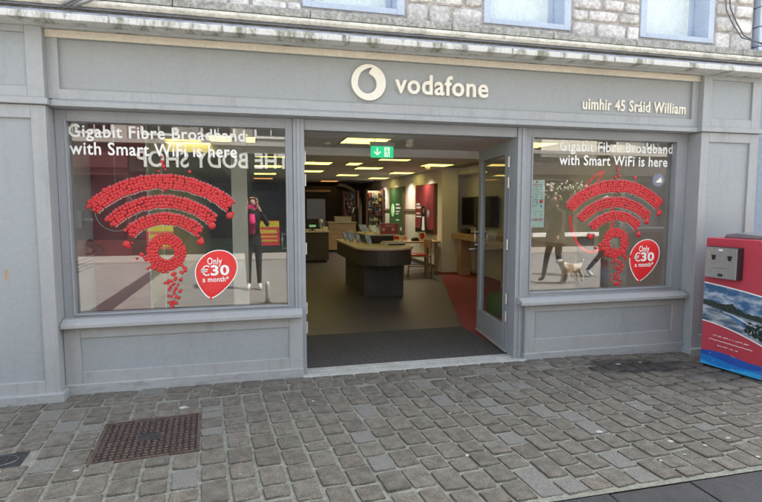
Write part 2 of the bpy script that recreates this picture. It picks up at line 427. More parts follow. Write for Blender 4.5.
for i, (x, y, sx, sy, a) in enumerate(ranked):
    zt = gz(x)-.043+rnd.uniform(-.004, .003)
    if i < 300:
        o = link("sett", rnd.choice(SETT_MESH), pavement); o.location = (x, y, zt); o.scale = (sx, sy, 1)
        o.rotation_euler = (rnd.uniform(-.012, .012), rnd.uniform(-.012, .012), a+(math.pi if rnd.random() < .5 else 0))
    else:
        me = SETT_MESH[i % 12]; c, s = math.cos(a), math.sin(a)
        mass.add([(x+v.co.x*sx*c-v.co.y*sy*s, y+v.co.x*sx*s+v.co.y*sy*c, zt+v.co.z) for v in me.vertices], [tuple(p.vertices) for p in me.polygons])
part("setts_beyond", mass, M_SETTS, pavement, kind="stuff", smooth=True)

slab_base = MB().box(-9, 12, -2.85, -2.262, -.2, -.03)
kerb = part("kerb_strip", slab_base, M_BAND, kind="structure")
x = -6.0
while x < 9:
    l = rnd.uniform(.5, .6)
    part("paving_slab", MB().box(x+.004, x+l-.004, -2.845, -2.268, -.03, -.004+rnd.uniform(-.002, .002)), M_SLAB, kerb, bevel=.004); x += l
part("street", MB().box(-30, 40, -11.8, -2.852, -.2, -.012), M_STREET, kind="structure")
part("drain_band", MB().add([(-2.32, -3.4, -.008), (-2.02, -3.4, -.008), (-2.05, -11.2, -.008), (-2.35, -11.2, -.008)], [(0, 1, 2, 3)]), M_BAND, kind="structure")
part("ground", MB().add([(-200, -200, -.25), (200, -200, -.25), (200, 200, -.25), (-200, 200, -.25)], [(0, 1, 2, 3)]), M_STREET, kind="structure")

# litter and gum on the setts
M_GUM = mat("pale_splash", (.4, .4, .38), .8, .1, 30)
gum = MB()
for (x, y, r_) in [(-.53, -.52, .035), (-.5, -.53, .02), (.42, -.62, .016), (1.35, -1.1, .014), (1.22, -1.72, .016), (2.2, -1.62, .026), (2.55, -1.85, .024), (2.72, -1.95, .02), (2.95, -1.9, .024), (2.5, -2.02, .014), (2.3, -2.05, .013),
                   (3.35, -.35, .03), (3.62, -.32, .02), (-1.0, -1.36, .02), (1.9, -.75, .012), (.95, -.62, .012), (3.3, -1.55, .02), (2.75, -1.3, .014), (3.6, -1.85, .02), (-.1, -1.62, .012), (.3, -1.35, .01), (-1.42, -1.28, .025), (2.9, -2.15, .02)]:
    n = 9; ph = rnd.random()*6; el = rnd.uniform(.4, .9); r_ *= .85
    gum.prism([(x+r_*math.cos(ph+2*math.pi*k/n)*rnd.uniform(.55, 1.3), y+el*r_*math.sin(ph+2*math.pi*k/n)*rnd.uniform(.7, 1.25)) for k in range(n)], .003, 'z', gz(x)+.0065)
part("droppings", gum, M_GUM, pavement, kind="stuff")
M_MOSS = mat("moss", (.075, .095, .03), .95, .3, 30, .9, 120)
moss = MB()
for (xa, xb, yy) in [(-2.4, -1.5, -.165), (-1.42, .4, -.025), (2.56, 4.3, -.03)]:
    x = xa
    while x < xb:
        if rnd.random() < .3: moss.ball((x, yy, gz(x)-.006), rnd.uniform(.006, .013), 1, 6, 4)
        x += rnd.uniform(.012, .05)
part("moss", moss, M_MOSS, pavement, kind="stuff", smooth=True)

# manhole covers
def rot_rect(cx_, cy_, w_, d_, a, z): return [(cx_+x*math.cos(a)-y*math.sin(a), cy_+x*math.sin(a)+y*math.cos(a), z) for x, y in ((-w_/2, -d_/2), (w_/2, -d_/2), (w_/2, d_/2), (-w_/2, d_/2))]
A = R(4.5); mc = Vector((-.68, -.975))
MH = t = thing("manhole_cover", "large rusty brown manhole cover with raised studs set in the setts", "manhole cover", (mc.x, mc.y, 0))
def local_box(mb, x0, x1, y0, y1, z0, z1, c=mc, a=A):
    q = MB().box(x0, x1, y0, y1, z0, z1); ca, sa = math.cos(a), math.sin(a)
    mb.add([(c.x+x*ca-y*sa*-1*-1, c.y+x*sa+y*ca, z) for x, y, z in q.v], q.f)
rim = MB()
for b in ((-.31, -.296, -.305, .305), (.296, .31, -.305, .305), (-.295, .295, -.305, -.291), (-.295, .295, .291, .305)): local_box(rim, *b, -.05, -.001)
part("rim", rim, M_RUST, t, bevel=.002)
pl = MB(); local_box(pl, -.291, .291, -.286, .286, -.05, -.012); part("plate", pl, M_IRON, t)
st = MB(); ny = 15; nx = 15
for i in range(nx):
    for j in range(ny):
        x, y = -.266+.038*i, -.262+.0374*j
        if abs(x) < .07 and abs(y) < .06: continue
        if (i+j) % 2: local_box(st, x-.014, x+.014, y-.009, y+.009, -.012, -.0035)
        else: local_box(st, x-.009, x+.009, y-.014, y+.014, -.012, -.0035)
part("tread", st, M_RUST, t, kind="stuff")
bd = MB(); local_box(bd, -.065, .065, -.05, .05, -.012, -.005)
part("badge", bd, M_IRON, t, bevel=.002)
MH.location.z = .009
mc2 = Vector((-1.5, -1.112))
UC = t = thing("access_cover", "small dark iron utility cover with curved ribs at the pavement's left", "utility cover", (mc2.x, mc2.y, 0))
pl = MB(); local_box(pl, -.152, .152, -.097, .097, -.05, -.009, mc2, A); part("plate", pl, M_IRON, t, bevel=.003)
rb = MB(); ca, sa = math.cos(A), math.sin(A)
ov = [(mc2.x+.115*math.cos(k/20*2*math.pi)*ca-.07*math.sin(k/20*2*math.pi)*sa, mc2.y+.115*math.cos(k/20*2*math.pi)*sa+.07*math.sin(k/20*2*math.pi)*ca, -.008) for k in range(20)]
rb.tube(ov, .004, 5, True)
M_RIB = mat("worn_iron", (.13, .13, .14), .45, .2, 12, metal=.5)
part("ring_rib", rb, M_RIB, t)
for dx in (-.06, 0, .06):
    b = MB(); b.tube([(mc2.x+dx*ca+.05*sa, mc2.y+dx*sa-.05*ca, -.007), (mc2.x+dx*ca-.05*sa, mc2.y+dx*sa+.05*ca, -.007)], .003, 5); part("rib", b, M_RIB, t)

UC.location.z = .008
# ================================================================== THE SHOP BUILDING
B = thing("shop_building", "grey painted shopfront building with limewashed stone above", "building", (1.3, 0, 0))
# pilasters
def pilaster(x0, x1, pxa, pxb, pza, pzb, cxa, cxb, cza, czb, side, zb):
    p = part("pilaster", MB().box(x0, x1, -.085, .3, zb, 2.243), M_PAINT, B, bevel=.004)
    f = MB(); f.frame(x0, x1, zb+.06, 2.243, pxa-x0, x1-pxb, pza-zb-.06, 2.243-pzb, -.12, -.0855); part("panel_frame", f, M_PAINT, p, bevel=.004)
    part("raised_panel", MB().box(pxa, pxb, -.1, -.0855, pza, pzb), M_PANEL, p)
    part("plinth", MB().box(x0-.03, x1+.03, -.155, .28, zb-.1, zb+.066), M_PLINTH, p, bevel=.006)
    part("ledge", MB().box(x0-.03, x1+.025, -.15, .0, 2.2455, 2.292), M_PAINT, p, bevel=.005)
    part("cap_block", MB().box(x0, x1, -.085, .3, 2.2925, 2.808), M_PAINT, p, bevel=.004)
    f = MB(); f.frame(x0, x1, 2.2925, 2.808, cxa-x0, x1-cxb, cza-2.2925, 2.808-czb, -.12, -.0855); part("cap_frame", f, M_PAINT, p, bevel=.004)
    part("cap_panel", MB().box(cxa, cxb, -.1, -.0855, cza, czb), M_PANEL, p)
    return p
pl_ = pilaster(-2.5, -1.47, -2.38, -1.57, .16, 2.145, -2.38, -1.582, 2.376, 2.758, 1, 0)
part("paint_chip", MB().add([(-1.80, -.1015, .93), (-1.787, -.1015, .95), (-1.783, -.1015, 1.0), (-1.793, -.1015, 1.04), (-1.806, -.1015, 1.0)], [(0, 1, 2, 3, 4)]), mat("bare_wood", (.42, .3, .16), .8, .2, 20), pl_)
pilaster(4.408, 5.13, 4.5, 5.02, .16, 2.148, 4.508, 5.02, 2.381, 2.765, -1, -.045)
# stall risers with their panels, plinths and sills
def riser(x0, x1, pa, pb, za, zb, sa, sb, zdip, label=None):
    p = part("stall_riser", MB().box(x0-.0005 if x0 < 0 else x0-.008, x1+.002, .012, .2, -.1, .545), M_PAINT, B)
    f = MB(); f.frame(x0, x1, .08+zdip, .545, pa-x0, x1-pb, za-.08-zdip, .545-zb, -.01, .0115); part("panel_frame", f, M_PAINT, p, bevel=.004)
    part("raised_panel", MB().box(pa, pb, .004, .0115, za, zb), M_PANEL, p)
    part("plinth", MB().box(x0-.012, x1+.004, -.03, .2, -.15, .085+zdip), M_PLINTH, p, bevel=.007)
    part("window_sill", MB().prism([(-.085, .548), (-.085, .58), (-.02, .612), (.075, .616), (.075, .548)], sb-sa, 'x', sa), M_PAINT, p, bevel=.004)
riser(-1.468, .405, -1.348, .287, .178, .452, -1.465, .40, 0)
riser(2.555, 4.405, 2.656, 4.262, .2, .468, 2.475, 4.375, -.02)
# fascia
fa = part("fascia_board", MB().box(-1.4695, 4.4075, -.03, .25, 2.305, 2.81), M_BOARD, B)
f = MB(); f.frame(-1.4695, 4.4075, 2.305, 2.748, .08, .072, .072, 0.0001, -.058, -.0305); part("fascia_frame", f, M_PAINT, fa, bevel=.004)
part("top_rail", MB().box(-1.4695, 4.4075, -.075, -.0305, 2.749, 2.806), M_GLOWRAIL, fa, bevel=.006)
part("belt_ledge", MB().prism([(-.095, 2.246), (-.095, 2.283), (-.06, 2.304), (.2, 2.304), (.2, 2.246)], 4.4075+1.4445, 'x', -1.4445), M_PAINT, fa, bevel=.004)
part("led_strip", MB().box(-1.40, 4.34, -.16, -.12, 2.8035, 2.8085), M_LED, fa)
part("light_baffle", MB().box(-1.42, 4.36, -.178, -.168, 2.786, 2.8085), M_PAINT, fa)  # added fillet, keeps the LED strip itself out of view
# cornice in its layers
co = part("cornice", MB().box(-2.6, 5.16, -.12, .02, 2.935, 2.985), M_CORN, B)
part("gutter_lip", MB().box(-2.6, 5.2, -.30, .02, 2.809, 2.857), M_LIP, co, bevel=.006)
part("lead_flashing", MB().prism([(-.29, 2.858), (-.285, 2.872), (-.2, 2.905), (.02, 2.905), (.02, 2.858)], 7.78, 'x', -2.6), M_LEAD, co)
part("shadow_fillet", MB().box(-2.6, 5.17, -.15, .02, 2.906, 2.934), M_LEDGE, co)
part("moulding", MB().prism([(-.22, 2.936), (-.235, 2.96), (-.225, 2.985), (-.19, 2.994), (-.121, 2.994), (-.121, 2.936)], 7.76, 'x', -2.6), M_CORN, co, bevel=.004)
x = -2.6
while x < 5.15:                                               # coping blocks
    l = min(rnd.uniform(.8, 1.3), 5.16-x)
    part("coping_stone", MB().prism([(-.215, 2.996), (-.21, 3.052), (-.19, 3.064), (.019, 3.1), (.019, 2.996)], l-.006, 'x', x+.003), M_LEDGE, co, bevel=.005); x += l
# joints dripping on the lip: small dark mortar ticks
for x in (-.98, -.2, .45, .72, 1.34, 1.75, 2.2, 2.9, 3.22, 4.05): part("lip_joint", MB().box(x, x+rnd.uniform(.012, .03), -.303, -.3005, 2.81, 2.856), M_LEDGE, co)
# ---- shop windows
def window(gx0, gx1, ox0, ox1, z0, z1, oz0, oz1):
    f = MB(); f.frame(ox0, ox1, oz0, oz1, gx0-ox0, ox1-gx1, z0-oz0, oz1-z1, .045, .13)
    w_ = part("display_window", f, M_FRAME, B, bevel=.004)
    b = MB(); b.frame(gx0-.012, gx1+.012, z0-.012, z1+.012, .012, .012, .012, .012, .032, .0445); part("glazing_bead", b, M_FRAME, w_, bevel=.003)
    part("pane", MB().box(gx0, gx1, .10, .108, z0, z1), M_GLASS, w_)
    return w_
window(-1.387, .284, -1.469, .345, .64, 2.157, .612, 2.243)
window(2.622, 4.266, 2.545, 4.406, .655, 2.157, .612, 2.243)
part("soffit", MB().box(-1.468, 4.406, -.02, .25, 2.2435, 2.2455), M_FRAME, B)
# ---- doorway
dfm = MB()
dfm.box(.3455, .44, .02, .16, 0.0, 2.243); dfm.box(2.452, 2.5445, .02, .16, 0.0, 2.243); dfm.box(.4405, 2.4515, .04, .16, 2.15, 2.243)
df = part("door_frame", dfm, M_FRAME, B, bevel=.005)
for x in (.3755, 2.492): part("stop", MB().box(x, x+.0235, .008, .0195, .0, 2.24), M_FRAME, df, bevel=.003)
part("threshold", MB().box(.4, 2.56, -.05, .17, -.1, .012), M_THRESH, B, bevel=.006)
part("threshold_strip", MB().box(.4405, 2.4515, .05, .15, .0125, .024), M_THRESH, B, bevel=.003)
def door_leaf(hx, hy, sgn, ang):
    """hinged at (hx, hy); built shut along +X*sgn, then swung inwards about the hinge by ang"""
    q = Matrix.Translation((hx, hy, 0)) @ Matrix.Rotation(ang, 4, 'Z')
    W_ = 1.0; y0, y1 = (0, .045)
    def P(mb): mb.v = [tuple(q @ Vector((v[0]*sgn, v[1], v[2]))) for v in mb.v]; return mb
    m = MB(); m.frame(.004, W_, .03, 2.14, .115, .11, .26, .13, y0, y1)
    d = part("door", P(m), M_FRAME, B, bevel=.004)
    part("glass", P(MB().box(.119, W_-.11, .02, .026, .29, 2.01)), M_DOORGLASS, d)
    b = MB(); b.frame(.105, W_-.096, .276, 2.024, .014, .014, .014, .014, -.006, -.0005); b.frame(.105, W_-.096, .276, 2.024, .014, .014, .014, .014, .0455, .051); part("bead", P(b), M_FRAME, d)
    h = MB()
    for s in (-1, 1):
        yy = -.05 if s < 0 else .095
        h.tube([(W_-.055, yy-.0, 1.03), (W_-.055, yy, 1.22)], .009, 8); h.tube([(W_-.055, .02, 1.05), (W_-.055, yy, 1.05)], .007, 8)
        h.tube([(W_-.055, .02, 1.2), (W_-.055, yy, 1.2)], .007, 8)
    h.tube([(W_-.055, -.02, 1.0), (W_-.055, -.12, 1.0)], .008, 8)
    part("handle", P(h), M_STEEL, d, smooth=True)
    part("weather_bar", P(MB().box(.01, W_, -.012, -.0005, .03, .05)), M_BRASS, d)
    for z in (.4, .58, 1.12, 1.73, 1.93):
        k = MB().box(-.004, .04, -.012, -.0008, z-.05, z+.05); k.tube([(-.004, -.012, z-.052), (-.004, -.012, z+.052)], .009, 8)
        part("hinge", P(k), M_BRASS, d)
    return d
door_leaf(2.447, .165, -1, -R(97))
door_leaf(.445, .165, 1, R(93))
# ---- building above: walling between the openings
openings = [(.44, 1.325), (2.075, 2.965), (3.74, 4.62)]
UZ0, UZ1 = 3.16, 4.75
uw = MB(); spans = [(-2.5, .44), (1.325, 2.075), (2.965, 3.74), (4.62, 5.12)]
uw.box(-2.5, 5.12, .02, .42, 2.97, UZ0)
for a, b in spans: uw.box(a, b, .02, .42, UZ0, UZ1)
uw.box(-2.5, 5.12, .02, .42, UZ1, 6.35)
wall_up = part("upper_wall", uw, M_MORT, B)
STONES = [stone_mesh("stone", M_STONE, 100+i, .12, .05, .2, .1) for i in range(8)]
for a, b in spans:
    z = 3.07
    while z < 3.95:
        h = rnd.choice([.11, .13, .16, .19, .21]); x = a+.012
        while x < b-.05:
            l = min(rnd.uniform(.16, .42), b-.01-x)
            if b-.01-x-l < .1: l = b-.01-x
            zt = z+rnd.uniform(-.006, .006)
            if x+l > a and z+h > 3.08:
                o = link("stone", rnd.choice(STONES), wall_up)
                o.matrix_parent_inverse = Matrix.Identity(4)
                o.location = (x+l/2, .022, zt+h/2); o.scale = (l-.014, h-.014, .32+rnd.random()*.3)
                o.rotation_euler = (R(90), rnd.choice((0, math.pi))*0, 0)
            x += l
        z += h
M_CURT = mat("net_curtain", (.62, .68, .66), .8, .06, 14, .3, 60, stretch=(1, 1, .2))
M_DARKIN = mat("dark_room", (.05, .05, .055), .9, .1, 3)
for i, (a, b) in enumerate(openings):
    f = MB(); f.frame(a, b, UZ0, UZ1, .07, .07, .05, .07, .005, .30)
    wn = part("upper_window", f, M_BLUE, B, bevel=.005)
    s = MB(); s.frame(a+.0705, b-.0705, UZ0+.0505, UZ1-.0705, .05, .05, .07, .05, .2, .24); s.box(a+.12, b-.12, .205, .235, 3.93, 3.97)
    part("sash", s, M_BLUE, wn, bevel=.004)
    part("pane", MB().box(a+.12, b-.12, .215, .221, UZ0+.12, UZ1-.12), mat("obscure_sky_glass", (.7, .78, .76), .18, .06, 14, .6, 90, stretch=(1, 1, .5)), wn)  # textured glass; the sky's reflection is painted in as a pale colour
    part("curtain", MB().box(a+.1, b-.1, .31, .33, UZ0+.02, UZ1-.02), M_CURT, wn)
part("roof_slab", MB().box(-2.5, 5.12, .02, 16, 6.352, 6.4), M_LEDGE, B)
part("upper_floor", MB().box(-2.5, 5.12, .26, 16, 2.6, 2.9), M_LEDGE, B)
part("side_wall", MB().box(-2.5, -2.4, .43, 16, 2.91, 6.351), M_MORT, B)
part("side_wall", MB().box(5.02, 5.12, .43, 16, 2.91, 6.351), M_MORT, B)
part("back_wall", MB().box(-2.39, 5.01, 15.9, 16, 2.91, 6.351), M_MORT, B)
# neighbours
M_NB = mat("blue_neighbour_paint", (.24, .3, .38), .55, .08, 2, .1, 40)
NB = thing("neighbour_building", "blue painted building with block quoins beyond the right pilaster", "building", (8, 0, 0))
part("wall", MB().box(5.2, 13, .06, 12, -.1, 6.6), M_NB, NB)
for k in range(18): part("quoin", MB().box(5.16, 5.5-.07*(k % 2), -.03, .0595, 2.97+.2*k, 3.16+.2*k), M_BLUE, NB, bevel=.006)
part("downpipe", MB().tube([(5.175, -.03, 0), (5.175, -.03, 2.8)], .03, 10), mat("dark_pipe", (.12, .13, .15), .5, .1, 5), NB, smooth=True)
NL = thing("adjoining_building", "plain grey rendered building adjoining the left pilaster", "building", (-6, 0, 0))
part("wall", MB().box(-12, -2.65, .02, 12, -.1, 6.4), M_PAINT, NL)
part("infill", MB().box(-2.645, -2.505, -.0, 12, -.1, 6.3), M_PAINT, NL)
# cables on the wall
M_CABLE = mat("grey_cable", (.13, .13, .14), .6, .1, 10)
for k, pts in enumerate([[(4.67, -.04, 3.9), (4.69, -.045, 3.6), (4.70, -.05, 3.48), (4.78, -.05, 3.36), (4.9, -.06, 3.22), (5.0, -.22, 3.12), (5.04, -.24, 3.02), (5.1, -.3, 2.93), (5.3, -.02, 2.92)],
                         [(4.74, -.04, 3.9), (4.735, -.045, 3.62), (4.75, -.05, 3.5), (4.84, -.05, 3.36), (4.93, -.06, 3.24), (5.03, -.22, 3.1), (5.09, -.25, 2.98), (5.3, -.02, 2.97)]]):
    tag(part("wall_cable", MB().tube(pts, .007, 6), M_CABLE, smooth=True), ["dark cable hanging down the stone nearer the third upper window", "dark cable hanging down the stone nearer the blue quoins"][k], "cable", "cables on the stone wall")
run = [(-2.6, -.26, 2.905), (-1.3, -.255, 2.909), (.2, -.26, 2.904), (1.6, -.255, 2.91), (2.6, -.26, 2.906), (3.4, -.25, 2.912), (4.3, -.26, 2.906), (5.15, -.25, 2.91)]
tag(part("gutter_cable", MB().tube(run, .006, 6), M_CABLE, smooth=True), "thin dark cable running along the cornice above the white lip", "cable")
tag(part("cable_stub", MB().tube([(-1.28, -.3, 2.9), (-1.2, -.27, 2.96), (-1.12, -.24, 3.02), (-1.0, -.1, 3.2)], .009, 6).tube([(-1.24, -.3, 2.9), (-1.15, -.27, 2.97), (-1.07, -.24, 3.03)], .007, 6).tube([(-1.2, -.295, 2.9), (-1.11, -.26, 2.96), (-1.02, -.24, 3.02)], .007, 6), M_CABLE, smooth=True),
    "bundle of frayed cables over the cornice above the left fascia", "cable")

# ================================================================== SIGNS ON THE FASCIA
sg = thing("shop_sign", "cream raised name lettering with round speech mark emblem on fascia", "sign", (1.5, -.06, 2.55))
ex, ez, er = .988, 2.556, .151
def emblem():
    n = 48; outer = [(ex+er*math.cos(2*math.pi*k/n), ez+er*math.sin(2*math.pi*k/n)) for k in range(n)]
    # the quotation mark cut out of the disc: bowl plus a tail that sweeps up to the right
    hcx, hcz, hr = ex-.012, ez-.012, .082
    inner = []
    for k in range(33):                                       # bowl, from upper right round the bottom to the left
        a = R(62)-R(242)*k/32; inner.append((hcx+hr*math.cos(a)*1.0, hcz+hr*math.sin(a)))
    def bez(p0, p1, p2, m): return [((1-t_)**2*p0[0]+2*(1-t_)*t_*p1[0]+t_*t_*p2[0], (1-t_)**2*p0[1]+2*(1-t_)*t_*p1[1]+t_*t_*p2[1]) for t_ in [i/m for i in range(1, m+1)]]
    tip = (ex+.036, ez+.127)
    inner += bez(inner[-1], (hcx-hr*1.0, ez+.11), tip, 10)
    inner += bez(tip, (ex+.004, ez+.10), (ex+.004, ez+.076), 5)
    inner += bez((ex+.004, ez+.076), (ex+.006, ez+.066), (hcx+hr*math.cos(R(62)), hcz+hr*math.sin(R(62))), 3)[:-1]
    cu = bpy.data.curves.new("emblem", 'CURVE'); cu.dimensions = '2D'; cu.fill_mode = 'BOTH'; cu.extrude = .5
    for pts in (outer, inner):
        sp = cu.splines.new('POLY'); sp.points.add(len(pts)-1); sp.use_cyclic_u = True
        for p, q in zip(sp.points, pts): p.co = (q[0], q[1], 0, 1)
    o = bpy.data.objects.new("emblem", cu); COL.objects.link(o); dg = bpy.context.evaluated_depsgraph_get(); dg.update()
    me = bpy.data.meshes.new_from_object(o.evaluated_get(dg)); mb = MB()
    mb.add([(v.co.x, -.062+(.5-v.co.z)*.024, v.co.y) for v in me.vertices], [tuple(p.vertices) for p in me.polygons])
    bpy.data.objects.remove(o); bpy.data.curves.remove(cu); return mb
part("emblem", emblem(), M_CREAM, sg)
st_ = MB()
for dx, dz in ((-.11, 0), (.11, 0), (0, -.11)): st_.tube([(ex+dx, -.039, ez+dz), (ex+dx, -.029, ez+dz)], .008, 6)
part("standoff", st_, M_SIGNSIDE, sg)
lt = text_fit("vodafone", 1.222, 2.1, 2.478, 2.652, -.06, .03, .018, spacing=1.06)
for m in islands_by_x(lt): part("letter", m, M_CREAM, sg)
for mb_ in (MB().box(1.23, 2.095, -.0335, -.0305, 2.51, 2.53),): part("fixing_rail", mb_, M_BOARD, sg)
ad = thing("address_sign", "small cream raised lettering of the street address on right fascia", "sign", (3.68, -.05, 2.47))
part("lettering", text_fit("uimhir 45 Sráid William", 3.09, 4.272, 2.424, 2.533, -.045, .012, .018, spacing=1.08), M_CREAM, ad, kind="stuff")

# ================================================================== WINDOW GRAPHICS
def window_text(ox, label, x0, x1, x2):
    t_ = thing("window_lettering", label, "window lettering", (ox, .112, 2.0), "white lettering on the shop windows")
    part("lettering", text_fit("Gigabit Fibre Broadband", x0, x1, 2.012, 2.142, .0982, .0015, .015, spacing=1.07), M_WHITE, t_, kind="stuff")
    part("lettering", text_fit("with Smart WiFi is here", x0+.003, x2, 1.905, 2.008, .0982, .0015, .015, spacing=1.07), M_WHITE, t_, kind="stuff")
window_text(-.7, "two lines of white lettering across the top of the left window", -1.392, -.05, -.118)
window_text(3.6, "two lines of white lettering across the top of the right window", 2.942, 4.272, 4.212)

def arc_balls(mb, back, c, r0, r1, a0, a1, rb):
    rows = max(1, round((r1-r0)/(rb*1.5)))
    for i in range(rows):
        rr = r0+(i+.5)*(r1-r0)/rows; n = int(rr*(a1-a0)/(rb*1.7))
        for k in range(n):
            a = a0+(k+.5*(i % 2)+.25+rnd.uniform(-.12, .12))*(a1-a0)/n
            x, z = c[0]+rr*math.cos(a)+rnd.uniform(-.004, .004), c[1]+rr*math.sin(a)+rnd.uniform(-.004, .004)
            b = rb*rnd.uniform(.92, 1.12)
            mb.ball((x, .091, z), b, .42, 9, 5)
            if i in (0, rows-1): back.ball((x-(.006 if i == 0 else -.002)*math.cos(a), .0985, z-(.006 if i == 0 else -.002)*math.sin(a)), b*1.0, .06, 8, 4)
def wifi(dx, dz, label):
    t_ = thing("balloon_signal", label, "window graphic", (-.7+dx, .12, 1.3+dz), "signal symbols made of red balloons")
    def arc(c, r0, r1, half, rb, tilt=0):
        m, b = MB(), MB(); arc_balls(m, b, (c[0]+dx, c[1]+dz), r0, r1, R(90-half+tilt), R(90+half+tilt), rb)
        p = part("balloon_arc", m, M_RED, t_, smooth=True); part("cut_edge", b, mat("cut_vinyl", (.6, .58, .56), .5, .03, 5), p, kind="stuff")
    arc((-.705, .915), .728, .845, 43, .0165, 1)
    arc((-.715, .975), .51, .615, 46, .0165, 1)
    arc((-.705, 1.02), .33, .425, 47, .0165, 1)
    m, b = MB(), MB(); arc_balls(m, b, (-.702+dx, 1.118+dz), .066, .155, 0, 2*math.pi, .0165); part("balloon_ring", m, M_RED, t_, smooth=True)
    m = MB()
    drops = [(-.70, .95), (-.66, .93), (-.73, .955), (-.64, .9), (-.60, .885), (-.655, .85), (-.70, .86), (-.62, .84), (-.645, .80), (-.69, .805), (-.58, 1.0), (-.56, .96), (-.585, .94), (-.65, .765), (-.70, .75), (-.675, .745), (-.62, .73), (-.66, .70),
             (-.70, .695), (-.64, .685), (-.68, .68), (-.82, 1.0), (-.86, 1.06), (-.89, 1.1), (-.93, 1.07), (-.8, .985), (-.845, 1.14), (-.79, 1.0), (-.99, 1.17), (-.96, 1.2), (-.44, 1.195), (-.42, 1.23), (-.45, 1.25), (-.335, 1.33), (-.33, 1.36), (-.18, 1.41), (-.165, 1.44),
             (-1.28, 1.49), (-1.21, 1.57), (-1.205, 1.54), (-1.155, 1.63), (-.71, 1.86), (-.7, 1.825), (-.69, 1.8), (-.735, 1.785), (-.715, 1.9), (-.5, 1.785), (-.16, 1.53), (-.71, 1.62), (-.69, 1.645)]
    for x, z in drops+[(x+rnd.uniform(-.045, .045), z+rnd.uniform(-.03, .03)) for x, z in drops[:24]]: m.ball((x+dx, .091, z+dz), rnd.uniform(.009, .019), .42, 8, 5)
    for x, z, r_ in [(-.335, 1.335, .032), (-.43, 1.2, .03), (-1.005, 1.19, .03), (-.19, 1.42, .03)]: m.ball((x+dx, .0905, z+dz), r_, .42, 10, 6)
    part("loose_balloons", m, M_RED, t_, kind="stuff", smooth=True)
wifi(0, 0, "red balloon wireless signal symbol on the left window")
wifi(4.318, .005, "red balloon wireless signal symbol on the right window")

def price(cx_, cz_, s_, label):
    t_ = thing("price_balloon", label, "window sticker", (cx_, .118, cz_), "red price balloons on the windows")
    def outline(k, off):
        pts = []
        for i in range(48):
            a = 2*math.pi*i/48; x, z = math.sin(a), math.cos(a)
            if z < 0:
                q = -z; x *= (1-.42*q**1.8) ; z = -q*1.42
            x, z = x*.168*k*s_, z*.168*k*s_+.03*s_
            tl = R(12); pts.append((cx_+x*math.cos(tl)+z*math.sin(tl)*1.0, cz_+z*math.cos(tl)-x*math.sin(tl)*.3))
        return pts
    def flip(p): return p[::-1]
    part("white_outline", MB().prism(flip(outline(1.045, 0)), .0012, 'y', .0985), M_WHITE, t_)
    # gently domed red skin
    mb = MB(); o = outline(1, 0); n = len(o); cxx = sum(p[0] for p in o)/n; czz = sum(p[1] for p in o)/n; lv = [(1, .0983), (.93, .0963), (.8, .0945), (.5, .0932), (.2, .0928)]
    vs = []
    for kk, y in lv: vs += [(cxx+(p[0]-cxx)*kk, y, czz+(p[1]-czz)*kk) for p in o]
    vs.append((cxx, .0927, czz)); fs = [(j*n+i, j*n+(i+1) % n, (j+1)*n+(i+1) % n, (j+1)*n+i) for j in range(len(lv)-1) for i in range(n)]+[((len(lv)-1)*n+i, (len(lv)-1)*n+(i+1) % n, len(vs)-1) for i in range(n)]
    part("balloon_skin", mb.add(vs, fs), M_REDFLAT, t_, smooth=True)
    kz = min(p[1] for p in o); kx = min(o, key=lambda p: p[1])[0]
    part("knot", MB().prism([(kx-.006, kz+.003), (kx-.016, kz-.02), (kx+.012, kz-.022), (kx+.006, kz+.003)], .003, 'y', .0965), M_REDFLAT, t_)
    for tx, xa, xb, za, zb, bo in (("Only", -.066, .053, .058, .137, .014), ("€", -.12, -.048, -.018, .072, .0), ("30", -.04, .112, -.018, .072, .03), ("a month*", -.108, .106, -.072, -.025, .014)):
        part("lettering", text_fit(tx, cx_+xa*s_, cx_+xb*s_, cz_+za*s_, cz_+zb*s_, .0905, .0018, bo, spacing=1.06), M_WHITE, t_, kind="stuff")
price(-.316, .928, 1.0, "red price balloon sticker at the left window's lower right corner")
price(3.975, .942, 1.06, "red price balloon sticker at the right window's lower right corner")
# ================================================================== INTERIOR
FZ = .0
part("floor", MB().box(-1.6, 5.0, .17, 15.5, -.1, FZ), M_FLOOR, kind="structure")
part("carpet_floor", MB().prism([(2.5, .18), (4.79, .18), (4.79, 6.79), (4.16, 6.79), (2.5, 1.43)], .004, 'z', FZ+.001), M_CARPET, kind="structure")
tag(part("entrance_mat", MB().box(.46, 2.495, .19, 1.42, FZ+.001, .011), M_MAT, bevel=.004), "charcoal entrance mat just inside the open doors", "door mat")
iw = MB(); iw.box(-1.6, -1.5, .17, 15.5, -.1, 2.6); part("interior_wall", iw, mat("white_side_wall", (.82, .81, .78), .7, .04, 2), kind="structure")
part("interior_wall", MB().box(-1.5, 5.0, 15.4, 15.5, -.1, 2.6), M_WALLDARK, kind="structure")
rw = MB(); rw.box(4.8, 4.95, .17, 6.8, -.1, 2.6); rw.box(4.2, 4.95, 6.8, 15.4, -.1, 2.6); rw.box(4.4, 4.8, .17, 1.2, -.1, 2.35)
part("interior_wall", rw, M_WALL, kind="structure")
part("column", MB().box(4.12, 4.5, 6.5, 6.799, 0, 2.36), mat("pale_plaster", (.86, .86, .88), .7, .04, 2), kind="structure", bevel=.004)
part("skirting", MB().box(4.19, 4.199, 6.81, 15.3, 0, .1), M_DARKGREY, kind="structure")
part("wall_rail", MB().box(4.17, 4.199, 6.81, 12.8, 1.36, 1.42), M_WALLDARK, kind="structure")
ceil = part("ceiling", MB().box(-1.6, 5.0, .17, 15.5, 2.375, 2.59), M_TBAR, kind="structure")
tb = MB().box(-.292, .292, -.292, .292, 0, .018); TILE = tb.mesh("ceiling_tile", M_CEIL)
tiles = []
